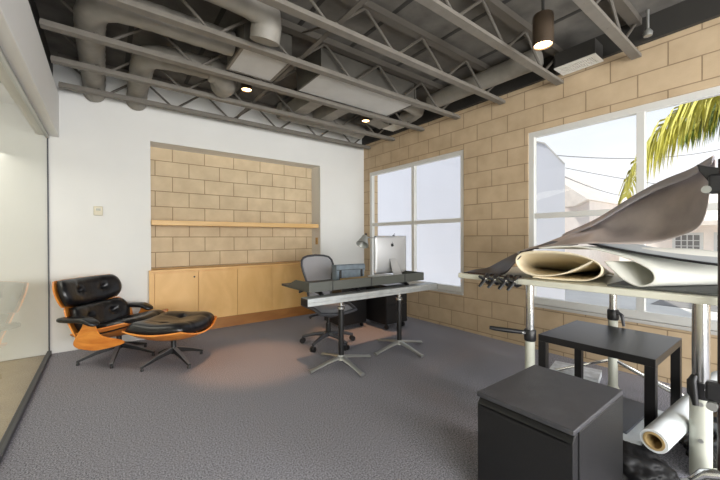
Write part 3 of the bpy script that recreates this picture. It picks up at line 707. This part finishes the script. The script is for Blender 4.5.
# ------------------------------------------------------------------ things on the desk
im = thing('computer', 'silver all-in-one computer on the desk, its back to the room', 'computer', (2.83, 3.10, TZ), R(-3))
MB().box((-0.252, 0.012, 0.035), (0.252, 0.024, 0.497)).build('screen', M_black, im, bevel=0.002)
g = []
for i in range(15):
    row = []
    for j in range(15):
        u, v = -1 + 2 * i / 14, -1 + 2 * j / 14
        row.append((u * 0.253, 0.012 - 0.030 * (1 - abs(u) ** 2.2) * (1 - abs(v) ** 2.2), 0.266 + v * 0.233))
    g.append(row)
bk = MB().sheet(g, 0.003).build('back_cover', M_mac, im, smooth='all')
# fruit emblem on the back
em = MB()
prof = []
for k in range(40):
    a = 2 * PI * k / 40; rr = 0.021 * (1 - 0.16 * math.exp(-((a - PI / 2) / 0.35) ** 2) - 0.10 * math.exp(-((a - 3 * PI / 2) / 0.3) ** 2))
    x, z = rr * math.cos(a), rr * 1.05 * math.sin(a)
    dx, dz = x + 0.024, z - 0.003           # the bite, on the right as seen from behind
    if math.hypot(x - 0.024, z - 0.003) < 0.0105:
        q = Vector((x - 0.024, z - 0.003)).normalized() * 0.0105; x, z = 0.024 + q.x, 0.003 + q.y
    prof.append((x, -0.0215, 0.385 + z))
em.prism(prof, (0, 0.004, 0))
em.prism([(0.001 + 0.011 * math.sin(t) * (t / PI) * 0.6, -0.0215, 0.409 + 0.013 * (t / PI)) for t in [PI * q / 8 for q in range(9)]], (0, 0.004, 0))
em.build('emblem', M_black, bk)
MB().prism([(-0.045, -0.016, 0.215), (0.045, -0.016, 0.215), (0.072, -0.125, 0.008), (-0.072, -0.125, 0.008)], (0, -0.006, 0.003)).build('stand', M_mac, im, bevel=0.002)
MB().box((-0.085, -0.135, 0.0), (0.085, 0.085, 0.008)).build('foot', M_mac, im, bevel=0.002)
wc = MB().tube([(0.035, 0.0, 0.497), (0.035, -0.004, 0.515), (0.05, -0.006, 0.525)], 0.004, 6).tube([(0.02, 0, 0.499), (0.05, 0, 0.499)], 0.006, 6)
wc.build('camera_clip', M_blackmetal, im, smooth=True)

dl = thing('desk_lamp', 'silver articulated desk lamp with a cone shade beside the computer', 'lamp', (2.76, 3.225, TZ))
MB().lathe([(0.0, 0), (0.062, 0.0), (0.062, 0.012), (0.058, 0.016), (0, 0.016)], n=24).build('base', M_castalu, dl, smooth=True)
MB().tube([(0, 0, 0.016), (0.0, 0, 0.06), (0.14, 0.01, 0.44)], 0.008, 8).build('lower_arm', M_castalu, dl, smooth=True)
MB().tube([(0.15, 0.01, 0.465), (-0.24, -0.02, 0.478)], 0.007, 8).build('upper_arm', M_castalu, dl, smooth=True)
MB().tube([(0.14, -0.012, 0.452), (0.14, 0.032, 0.452)], 0.022, 14).build('elbow', M_castalu, dl, smooth=True)
sh_ax = Vector((-0.55, -0.25, -0.80)).normalized(); s0 = Vector((-0.262, -0.02, 0.487))
MB().lathe([(0.028, -0.01), (0.036, 0.0), (0.040, 0.03), (0.076, 0.118), (0.073, 0.118), (0.036, 0.03), (0.0, 0.02)], s0, 24, axis=sh_ax).build('lamp_shade', mat('lamp_shade_grey', srgb(150, 152, 148), 0.4, 0.3), dl, smooth=True)
MB().tube([s0 - sh_ax * 0.012, s0 - sh_ax * 0.045], 0.012, 10).build('knob', M_blackmetal, dl, smooth=True)

bg_ = thing('fabric_case', 'blue-grey fabric case with a strap on the desk beside the computer', 'case', (2.19, 3.12, TZ), R(-6))
g = MB(); g.box((-0.18, -0.06, 0.0), (0.18, 0.06, 0.165)); g.build('body', M_bag, bg_, bevel=0.02, seg=3)
MB().prism([(-0.185, -0.064, 0.10), (-0.185, -0.066, 0.165), (-0.185, -0.05, 0.18), (-0.185, 0.06, 0.172), (-0.185, 0.05, 0.155), (-0.185, -0.055, 0.155)], (0.37, 0, 0)).build('flap', M_bag, bg_, bevel=0.006)
for s_ in (-1, 1): MB().box((s_ * 0.135 - 0.012, -0.07, 0.02), (s_ * 0.135 + 0.012, -0.06, 0.12)).build('strap', M_black, bg_)
MB().box((-0.18, -0.0665, 0.118), (0.18, -0.0655, 0.124)).build('piping', M_traydark, bg_)
tag(MB().box((1.98, 2.78, TZ + 0.001), (2.33, 2.98, TZ + 0.045), Matrix.Rotation(R(4), 3, 'Z')).build('wooden_board', M_kraft), 'tan wooden board lying in the desk tray before the fabric case', 'board')
tag(MB().box((2.36, 2.76, TZ + 0.001), (2.62, 2.98, TZ + 0.05), Matrix.Rotation(R(-5), 3, 'Z')).build('paper_stack', M_paper), 'stack of white paper in the desk tray below the computer', 'paper')

# office chair
oc = thing('office_chair', 'grey mesh office chair with a five-star caster base behind the desk', 'chair', (2.07, 3.36, 0), R(-92))
# local: the sitter faces +x
for k in range(5):
    a = R(10) + 2 * PI * k / 5; d = Vector((math.cos(a), math.sin(a), 0))
    lg = MB().tube([d * 0.03 + Vector((0, 0, 0.125)), d * 0.17 + Vector((0, 0, 0.115)), d * 0.31 + Vector((0, 0, 0.078))], [0.030, 0.024, 0.018], 8, flat=(1, 0.9)).build('base_leg', M_frame_grey, oc, smooth=True)
    c = MB(); s_ = Vector((-d.y, d.x, 0)); p = d * 0.31 + Vector((0, 0, 0.030))
    for q in (-1, 1): c.tube([p + s_ * q * 0.008, p + s_ * q * 0.024], 0.030, 16)
    c.tube([p + Vector((0, 0, 0.0)), p + Vector((0, 0, 0.05))], 0.009, 8)
    c.build('caster', M_black, lg, smooth=True)
MB().tube([(0, 0, 0.10), (0, 0, 0.25)], 0.030, 14).tube([(0, 0, 0.25), (0, 0, 0.37)], 0.018, 12).build('column', M_blackmetal, oc, smooth=True)
MB().prism([(-0.16, -0.06, 0.36), (-0.10, -0.06, 0.33), (0.10, -0.06, 0.33), (0.13, -0.06, 0.37), (0.10, -0.06, 0.41), (-0.14, -0.06, 0.41)], (0, 0.12, 0)).build('tilt_housing', M_frame_grey, oc, bevel=0.012)
MB().tube([(0.02, -0.05, 0.37), (0.02, -0.22, 0.36), (0.03, -0.25, 0.35)], [0.008, 0.010, 0.018], 8).build('lever', M_black, oc, smooth=True)
sg = [[(-0.22 + 0.46 * i / 12 + 0.0, -0.24 * (1 - 0.12 * abs(i / 12 - 0.5)) + 0.48 * j / 12 * (1 - 0.12 * abs(i / 12 - 0.5)), 0.455 - 0.025 * math.sin(PI * j / 12) - 0.035 * max(0, i / 12 - 0.7) / 0.3) for j in range(13)] for i in range(13)]
MB().sheet(sg, 0.006).build('seat_mesh', M_meshgrey, oc, smooth='all')
rim = [sg[i][0] for i in range(13)] + [sg[12][j] for j in range(1, 13)] + [sg[i][12] for i in range(11, -1, -1)] + [sg[0][j] for j in range(11, 0, -1)]
MB().tube(rim, 0.020, 8, closed=True).build('seat_frame', M_frame_grey, oc, smooth=True)
def aer(t):
    """outline of the back: wide shoulders, narrow waist"""
    y = [0.0, 0.11, 0.175, 0.205, 0.215, 0.205, 0.185, 0.165, 0.155, 0.16, 0.15, 0.10, 0.0]
    z = [1.025, 1.018, 1.00, 0.965, 0.91, 0.84, 0.77, 0.70, 0.64, 0.58, 0.53, 0.505, 0.50]
    f = t * (len(y) - 1); i = min(int(f), len(y) - 2); u = f - i
    return y[i] * (1 - u) + y[i + 1] * u, z[i] * (1 - u) + z[i + 1] * u
def backx(y, z): return -0.215 - 0.20 * (z - 0.50) + 0.55 * y * y + 0.03 * math.sin((z - 0.5) * 6)
lp = []
for k in range(36):
    y, z = aer(k / 36); lp.append((backx(y, z), y, z))
for k in range(36):
    y, z = aer(1 - k / 36); lp.append((backx(y, z), -y, z))
MB().tube(lp, 0.013, 8, closed=True).build('back_frame', M_frame_grey, oc, smooth=True)
bgm = []
for k in range(1, 24):
    y, z = aer(k / 24); bgm.append([(backx(y * q, z), y * q, z) for q in [-1 + 2 * j / 10 for j in range(11)]])
MB().sheet(bgm, 0.003).build('back_mesh', M_meshgrey, oc, smooth='all')
MB().tube([(-0.13, 0, 0.38), (-0.24, 0, 0.42), (-0.28, 0, 0.58), (-0.27, 0, 0.64)], 0.022, 8).build('back_support', M_frame_grey, oc, smooth=True)
for s_ in (-1, 1):
    MB().tube([(-0.25, s_ * 0.17, 0.62), (-0.24, s_ * 0.25, 0.60), (-0.16, s_ * 0.27, 0.645)], 0.013, 8).build('arm_bracket', M_frame_grey, oc, smooth=True)
    MB().box((-0.19, s_ * 0.27 - 0.038, 0.645), (0.06, s_ * 0.27 + 0.038, 0.675)).build('armrest', M_black, oc, bevel=0.012)

pd = thing('drawer_pedestal', 'black rolling drawer unit under the corner window beside the desk', 'cabinet', (2.98, 3.36, 0))
MB().box((0, 0.012, 0.075), (0.38, 0.62, 0.60)).build('body', M_lack, pd, bevel=0.004)
for a, b in ((0.08, 0.33), (0.335, 0.46), (0.465, 0.595)):
    d = MB().box((0.004, 0, a), (0.376, 0.012, b)).build('drawer', M_blackmetal, pd, bevel=0.002)
    MB().box((0.12, -0.006, b - 0.02), (0.26, 0.002, b - 0.010)).build('pull', M_black, d)
for x in (0.04, 0.34):
    for y in (0.05, 0.57):
        MB().tube([(x - 0.012, y, 0.033), (x + 0.012, y, 0.033)], 0.033, 16).tube([(x, y, 0.04), (x, y, 0.078)], 0.01, 8).build('caster', M_black, pd, smooth=True)
p2 = thing('drawer_pedestal', 'black low cabinet standing between the mesh chair and the rolling unit', 'cabinet', (2.50, 3.72, 0))
MB().box((0, 0, 0.06), (0.42, 0.45, 0.58)).build('body', M_lack, p2, bevel=0.004)
for x in (0.05, 0.37):
    for y in (0.05, 0.40):
        MB().tube([(x - 0.012, y, 0.03), (x + 0.012, y, 0.03)], 0.03, 16).tube([(x, y, 0.04), (x, y, 0.062)], 0.01, 8).build('caster', M_black, p2, smooth=True)

# ------------------------------------------------------------------ small fridge
fr = thing('mini_fridge', 'black cube fridge with a textured top standing before the side table', 'fridge', (1.415, 0.53, 0))
MB().box((0.055, 0, 0.02), (0.57, 0.42, 0.478)).build('body', M_fridge, fr, bevel=0.004)
MB().box((0.0, 0, 0.478), (0.57, 0.42, 0.50)).build('top', M_fridgetop, fr, bevel=0.004)
d = MB().prism([(0.0, 0.004, 0.03), (0.05, 0.004, 0.03), (0.05, 0.004, 0.472), (0.022, 0.004, 0.472), (0.0, 0.004, 0.448)], (0, 0.412, 0)).build('door', M_fridge, fr, bevel=0.003)
MB().box((0.0, 0.02, 0.440), (0.012, 0.40, 0.447)).build('grip_lip', M_blackmetal, d)
for x in (0.08, 0.52):
    for y in (0.04, 0.38): MB().lathe([(0.018, 0), (0.018, 0.02), (0, 0.02)], (x, y, 0), 12).build('foot', M_black, fr)

# ------------------------------------------------------------------ black side table and what lies under it
st = thing('side_table', 'black square side table with thick legs under the drafting table', 'table', (2.45, 0.507, 0))
SW, SD, SH = 0.667, 0.64, 0.55
MB().box((0, 0, SH - 0.046), (SW, SD, SH)).build('tabletop', M_lack, st, bevel=0.002)
for x in (0, SW - 0.05):
    for y in (0, SD - 0.05): MB().box((x, y, 0), (x + 0.05, y + 0.05, SH - 0.046)).build('leg', M_lack, st, bevel=0.0015)

tag(MB().box((2.40, 0.568, 0.0), (3.06, 0.96, 0.03)).build('portfolio_case', M_black, bevel=0.004), 'flat black case lying on the carpet under the side table', 'case')
tag(MB().box((2.405, 0.572, 0.031), (3.055, 0.955, 0.038)).build('white_board', M_paper), 'white sheet of board on the flat black case under the side table', 'board')
tag(MB().box((2.52, 0.645, 0.039), (3.05, 0.93, 0.055), Matrix.Rotation(R(-2), 3, 'Z')).build('slate_panel', M_slate, bevel=0.002), 'dark slate-grey panel on top of the white board under the table', 'panel')
wbx = thing('magazine_stack', 'stack of white printed magazines on the carpet past the side table', 'magazine', (3.34, 1.24, 0), R(12))
MB().box((-0.13, -0.18, 0.0), (0.13, 0.18, 0.055)).build('pages', M_paper, wbx, bevel=0.002)
MB().box((-0.132, -0.182, 0.055), (0.132, 0.182, 0.058)).build('cover', mat('cover_grey', srgb(196, 200, 206), 0.4, var=0.3, vscale=16), wbx)

# ------------------------------------------------------------------ drafting table on adjustable poles
dt = thing('work_table', 'off-white work table on chrome adjustable poles by the palm window', 'table', (0, 0, 0))
MB().box((2.35, -0.30, 0.902), (3.36, 1.755, 0.942)).build('tabletop', M_tabletop, dt, bevel=0.006)
MB().box((2.95, 0.70, 0.872), (3.30, 1.12, 0.902)).build('bracket', M_castalu, dt, bevel=0.004)
def pole(x, y, zc, rs, rc, side, holes=False, sleeve0=0.0):
    p = MB().tube([(x, y, sleeve0), (x, y, zc - 0.03)], rs, 20).build('leg', M_sleeve, dt, smooth=True)
    MB().tube([(x, y, zc - 0.02), (x, y, 0.902)], rc, 20).build('inner_tube', M_chrome, p, smooth=True)
    MB().lathe([(rs * 1.1, zc - 0.045), (rs * 1.22, zc - 0.035), (rs * 1.22, zc + 0.030), (rs * 1.05, zc + 0.038), (rc, zc + 0.038)], (x, y, 0), 20).build('collar', M_black, p, smooth=True)
    d = Vector(side); c = Vector((x, y, zc + 0.012))
    MB().tube([c + d * rs, c + d * (rs + 0.05), c + d * (rs + 0.055) + Vector((0, 0, 0))], 0.012, 8).build('clamp_bolt', M_chrome, p, smooth=True)
    if holes:
        for z in (0.385, 0.20):
            v = Vector((-x, -y, 0)).normalized()
            MB().tube([Vector((x, y, z)) + v * (rs - 0.004), Vector((x, y, z)) + v * (rs + 0.004)], 0.011, 12).build('bolt', M_castalu, p, smooth=True)
    return p
pA = pole(2.45, 1.205, 0.535, 0.033, 0.028, (-0.6, 0.4, 0))
MB().tube([(2.42, 1.225, 0.55), (2.36, 1.31, 0.555), (2.30, 1.40, 0.562), (2.285, 1.425, 0.566)], [0.014, 0.017, 0.015, 0.012], 10).build('lever', M_black, pA, smooth=True)
pC = pole(2.45, 0.327, 0.455, 0.044, 0.035, (-0.5, -0.3, 0), holes=True)
MB().tube([(2.41, 0.345, 0.525), (2.395, 0.352, 0.50), (2.385, 0.345, 0.44), (2.372, 0.335, 0.385)], [0.013, 0.018, 0.017, 0.012], 10).build('lever', M_black, pC, smooth=True)
pB = pole(3.22, 0.926, 0.625, 0.032, 0.026, (-0.3, -0.5, 0))
MB().tube([(3.20, 0.89, 0.65), (3.19, 0.86, 0.63), (3.18, 0.845, 0.55)], [0.010, 0.013, 0.010], 8).build('lever', M_frame_grey, pB, smooth=True)
MB().lathe([(0.05, 0.0), (0.048, 0.02), (0.034, 0.06)], (3.22, 0.926, 0), 18).build('foot_flare', M_sleeve, pB, smooth=True)
for k, (dx, dy) in enumerate(((-0.02, 0.46), (0.24, -0.42), (0.02, -0.56))):
    ln = MB().tube([(3.22, 0.926, 0.265), (3.22 + dx, 0.926 + dy, 0.03)], 0.011, 8).build('splayed_foot', M_chrome, pB, smooth=True)
    MB().lathe([(0.022, 0.0), (0.024, 0.04), (0.014, 0.05), (0, 0.05)], (3.22 + dx, 0.926 + dy, 0), 12).build('rubber_foot', M_black, ln, smooth=True)
for x, y in ((3.25, -0.22), (3.28, 1.62)): 
    p = MB().tube([(x, y, 0), (x, y, 0.902)], 0.028, 14).build('leg', M_chrome, dt, smooth=True)

# post with its clamps at the edge of the table
po = thing('clamp_post', 'dark upright post holding up the hide at the table corner', 'post', (2.30, 0.236, 0))
MB().lathe([(0.115, 0), (0.115, 0.012), (0.03, 0.02), (0.0, 0.02)], n=24).build('base_plate', M_blackmetal, po, smooth=True)
MB().tube([(0, 0, 0.02), (0, 0, 1.60)], 0.016, 14).build('shaft', mat('post_paint', srgb(52, 38, 36), 0.4), po, smooth=True)
hd = MB().box((-0.03, -0.03, 1.44), (0.03, 0.045, 1.53)).build('clamp_head', M_black, po, bevel=0.01)
MB().prism([(-0.012, 0.03, 1.47), (-0.012, 0.078, 1.555), (-0.012, 0.086, 1.588), (-0.012, 0.05, 1.572), (-0.012, 0.0, 1.555), (-0.012, -0.02, 1.48)], (0.03, 0, 0)).build('jaw', M_black, hd, bevel=0.004)
MB().tube([(-0.035, 0.05, 1.46), (0.03, 0.05, 1.46)], 0.018, 14).build('pivot', M_castalu, hd, smooth=True)
h2 = MB().box((-0.03, -0.028, 0.46), (0.03, 0.055, 0.55)).build('clamp_head', M_black, po, bevel=0.012)
MB().tube([(-0.04, 0.03, 0.44), (0.03, 0.03, 0.44)], 0.020, 14).build('pivot', M_castalu, h2, smooth=True)
lv = MB().tube([(-0.03, 0.10, 0.045), (-0.02, 0.06, 0.10), (0.0, 0.0, 0.12), (0.02, -0.06, 0.12)], [0.018, 0.024, 0.026, 0.026], 12).build('foot_lever', M_chrome, po, smooth=True)
MB().tube([(-0.06, 0.13, 0.035), (-0.03, 0.10, 0.045)], 0.016, 12).build('knob', M_castalu, lv, smooth=True)

# ------------------------------------------------------------------ rolls and sheets on the work table
def rolled(name, yz, x0, x1, th, m, label, group, nx=10, dz=0.0, skew=0.0):
    path = smooth_path([(0, y, z) for y, z in yz]); rows = []
    for p in path:
        rows.append([(x0 + (x1 - x0) * k / nx + 0.012 * math.sin(p.y * 9), p.y + skew * k / nx, p.z + dz * k / nx * (p.z - 0.95)) for k in range(nx + 1)])
    return tag(MB().sheet(rows, th).build(name, m, smooth='all'), label, 'roll', group)
L1 = [(0.795, 1.089), (0.872, 1.04), (0.96, 0.996), (1.054, 0.972), (1.15, 0.968), (1.225, 0.99), (1.275, 1.04), (1.275, 1.095), (1.220, 1.132), (1.08, 1.147), (0.92, 1.136), (0.80, 1.10), (0.748, 1.056), (0.760, 1.0), (0.83, 0.962), (0.95, 0.952), (1.08, 0.952), (1.16, 0.955)]
rolled('felt_roll', L1, 2.40, 3.10, 0.008, M_cream, 'cream felt rolled into a flat spiral at the clamped end of the table', 'cream rolls on the work table', skew=0.14, dz=-0.97)
L2 = [(1.13, 1.166), (1.0, 1.180), (0.88, 1.178), (0.763, 1.158), (0.63, 1.118), (0.535, 1.068), (0.503, 1.018), (0.520, 0.974), (0.575, 0.954), (0.640, 0.980), (0.70, 1.035), (0.745, 1.085)]
rolled('felt_roll', L2, 2.43, 3.20, 0.008, M_creamlight, 'pale folded felt roll with a teardrop opening beside the spiral roll', 'cream rolls on the work table', dz=-0.1, skew=-0.42)
g = []
for i in range(11):
    t = i / 10; y = 0.86 - 0.90 * t; z = 1.205 - 0.135 * t - 0.02 * math.sin(PI * t)
    g.append([(2.46 + 0.62 * k / 5, y, z + 0.006 * k / 5) for k in range(6)])
gs = tag(MB().sheet(g, 0.006).build('grey_sheet', mat('grey_board', srgb(150, 155, 160), 0.45, var=0.04), smooth='all'), 'grey stiff sheet with a dark edge bridging the top of the rolls', 'sheet')
MB().tube([Vector(r_[0]) + Vector((0, 0, -0.003)) for r_ in g], 0.007, 6).build('edge_strip', M_black, gs, smooth=True)
tag(MB().box((2.40, -0.1, 0.944), (3.2, 0.72, 0.953)).build('cutting_mat', mat('mat_dark', srgb(70, 72, 70), 0.6)), 'thin dark cutting mat beneath the pale folded roll', 'mat')

# hides: the taupe one clamped high at the post and falling over the rolls, the dark one under it running to the clamped end
near = [(2.44, 1.30, 1.130), (2.45, 1.15, 1.165), (2.45, 1.00, 1.188), (2.44, 0.80, 1.206), (2.45, 0.532, 1.192), (2.42, 0.40, 1.245), (2.36, 0.31, 1.335), (2.31, 0.275, 1.50)]
far = [(2.78, 1.30, 1.170), (2.78, 1.19, 1.212), (2.78, 1.02, 1.290), (2.76, 0.82, 1.376), (2.74, 0.60, 1.498), (2.70, 0.45, 1.585), (2.58, 0.34, 1.625), (2.42, 0.275, 1.60)]
Np, Fp = smooth_path(near, 5), smooth_path(far, 5); g = []; nq = 14
for i, (a, b) in enumerate(zip(Np, Fp)):
    t = i / (len(Np) - 1); row = []
    for k in range(nq + 1):
        q = k / nq; p = a.lerp(b, q)
        sag = -0.05 * math.sin(PI * q) * math.sin(PI * min(1, t * 1.1)) if t > 0.45 else -0.01 * math.sin(PI * q)
        p = p + Vector((0.045 * math.sin(11 * t + 5 * q) * min(1, 2 * t) * (1 - 0.6 * t), 0, sag + 0.020 * t * math.sin(13 * t + 7 * q) + 0.016 * abs(math.sin(6.5 * t - 4.5 * q + 0.4)) * math.sin(PI * q)))
        row.append(p)
    g.append(row)
hd_ = MB().sheet(g, 0.004).build('leather_hide', M_hide, smooth='all')
tag(hd_, 'taupe leather hide draped from the post down over the felt rolls', 'leather')
dn = smooth_path([(2.38, 1.72, 0.949), (2.37, 1.60, 0.950), (2.37, 1.47, 0.952), (2.38, 1.36, 0.966), (2.40, 1.295, 1.05), (2.43, 1.22, 1.140), (2.45, 1.08, 1.165), (2.46, 0.90, 1.190)], 5)
df = smooth_path([(2.62, 1.76, 0.952), (2.66, 1.68, 0.975), (2.68, 1.60, 1.020), (2.72, 1.50, 1.085), (2.75, 1.38, 1.142), (2.76, 1.24, 1.188), (2.77, 1.08, 1.248), (2.77, 0.92, 1.315)], 5)
gd = [[a.lerp(b, k / 10) + Vector((0, 0, 0.012 * math.sin(PI * k / 10) * math.sin(i * 0.5))) for k in range(11)] for i, (a, b) in enumerate(zip(dn, df))]
tag(MB().sheet(gd, 0.004).build('leather_hide', mat('brown_hide', srgb(40, 30, 28), 0.42, var=0.25, vscale=6, bump=0.15, bscale=16), smooth='all'), 'dark brown leather hide covering the end of the spiral felt roll', 'leather')
g2 = []
for i in range(8, len(Fp)):
    b = g[i][-1]; t = (i - 8) / (len(Fp) - 9)
    g2.append([b + Vector((0.02, 0, 0.003)), b + Vector((-0.03, 0, 0.016 + 0.012 * math.sin(PI * t))), b + Vector((-0.085 * (1 - 0.4 * t), 0, -0.004 * t)), b + Vector((-0.12 * (1 - 0.4 * t), 0, -0.030))])
fo = MB().sheet(g2, 0.003).build('folded_edge', mat('hide_suede', srgb(176, 172, 178), 0.7), hd_, smooth='all')
fo['label'] = 'pale suede side of the hide folded over its upper edge'
tag(MB().sheet([[(2.352, 1.66 - 0.44 * i / 8, 0.948 + 0.002 * math.sin(i)), (2.40, 1.66 - 0.44 * i / 8, 0.949 + 0.002 * math.cos(i * 2))] for i in range(9)], 0.004).build('leather_strip', mat('brown_leather', srgb(84, 56, 40), 0.5, var=0.3, vscale=20)), 'narrow brown leather strip held under the spring clamps', 'leather')

bc = thing('binder_clip', 'small black binder clip gripping the rim of the spiral felt roll', 'clip', (2.40, 1.25, 1.118))
MB().prism([(-0.012, 0.012, -0.010), (-0.012, -0.014, 0.010), (-0.012, -0.010, 0.020), (-0.012, 0.018, 0.0)], (0.03, 0, 0)).build('body', M_black, bc, bevel=0.002)
MB().tube([(-0.014, 0.0, 0.0), (-0.03, 0.004, 0.004), (-0.03, -0.008, 0.012), (-0.014, -0.006, 0.012)], 0.002, 6).build('wire_arm', M_chrome, bc, smooth=True)
# four spring clamps along the table edge
cl = thing('spring_clamp', 'black spring clamp on the table edge, farthest from the pole', 'clamp', (2.35, 1.477, 0.922), 0, 'spring clamps on the table edge')
for s_ in (-1, 1):
    MB().tube([(0.05, 0, 0.028 * s_ + (0.004 if s_ > 0 else -0.004)), (0.0, 0, 0.034 * s_), (-0.03, 0, 0.012 * s_), (-0.05, 0.012, -0.014 * s_ - 0.01), (-0.075, 0.028, -0.040 * s_ - 0.02)], [0.008, 0.013, 0.014, 0.012, 0.009], 8, flat=(1.4, 0.9)).build('handle', M_black, cl, smooth=True)
MB().tube([(-0.034, -0.020, 0), (-0.034, 0.020, 0)], 0.017, 12).build('spring', M_chrome, cl, smooth=True)
for k, (y, lab) in enumerate(((1.403, 'black spring clamp on the table edge, second out from the far end'), (1.316, 'black spring clamp on the table edge, third out from the far end'), (1.250, 'black spring clamp on the table edge, nearest the chrome pole'))):
    c = copy_tree(cl); c.location.y = y; c['label'] = lab

# ------------------------------------------------------------------ floor clutter in the corner
pr = thing('paper_roll', 'white paper roll on a cardboard core leaning up from the black plastic sack', 'roll', (0, 0, 0))
A, B = Vector((2.205, 0.462, 0.205)), Vector((3.25, 0.335, 0.29)); ax = (B - A).normalized(); Ln = (B - A).length
MB().lathe([(0.044, 0.0), (0.058, 0.0), (0.059, 0.01), (0.059, Ln), (0.044, Ln), (0.044, 0.0)], A, 32, axis=ax).build('sheet_wrap', M_paper, pr, smooth=True)
MB().lathe([(0.034, -0.003), (0.045, -0.003), (0.045, Ln + 0.003), (0.034, Ln + 0.003), (0.034, -0.003)], A, 28, axis=ax).build('core', M_kraft, pr, smooth=True)

def sack(name, c, s, label, seed, m=None, rz=0.0):
    b = MB(); r = bmesh.ops.create_icosphere(b.bm, subdivisions=5, radius=1.0)
    rot = Matrix.Rotation(rz, 3, 'Z')
    for v in b.bm.verts:
        d = v.co.normalized(); n1 = noise.noise(d * 2.2 + Vector((seed, 0, 0))); n2 = noise.noise(d * 7 + Vector((0, seed, 0))); n3 = abs(noise.noise(d * 13 + Vector((0, 0, seed))))
        k = 1 + 0.22 * n1 + 0.10 * n2 + 0.07 * n3
        p = Vector((d.x * s[0] * k, d.y * s[1] * k, max(-0.35, d.z) * s[2] * k))
        v.co = rot @ p
    zmin = min(v.co.z for v in b.bm.verts)
    for v in b.bm.verts: v.co += Vector((c[0], c[1], -zmin))
    return tag(b.build(name, m or M_poly, smooth='all'), label, 'bag')
sack('plastic_sack', (2.80, 0.21, 0), (0.32, 0.25, 0.125), 'crumpled shiny black plastic sack on the floor behind the near pole', 3.1)
sack('fabric_sack', (2.19, 0.57, 0), (0.155, 0.19, 0.095), 'low black sack on the floor between fridge and chrome pole, under the roll end', 8.4, M_sackdull)
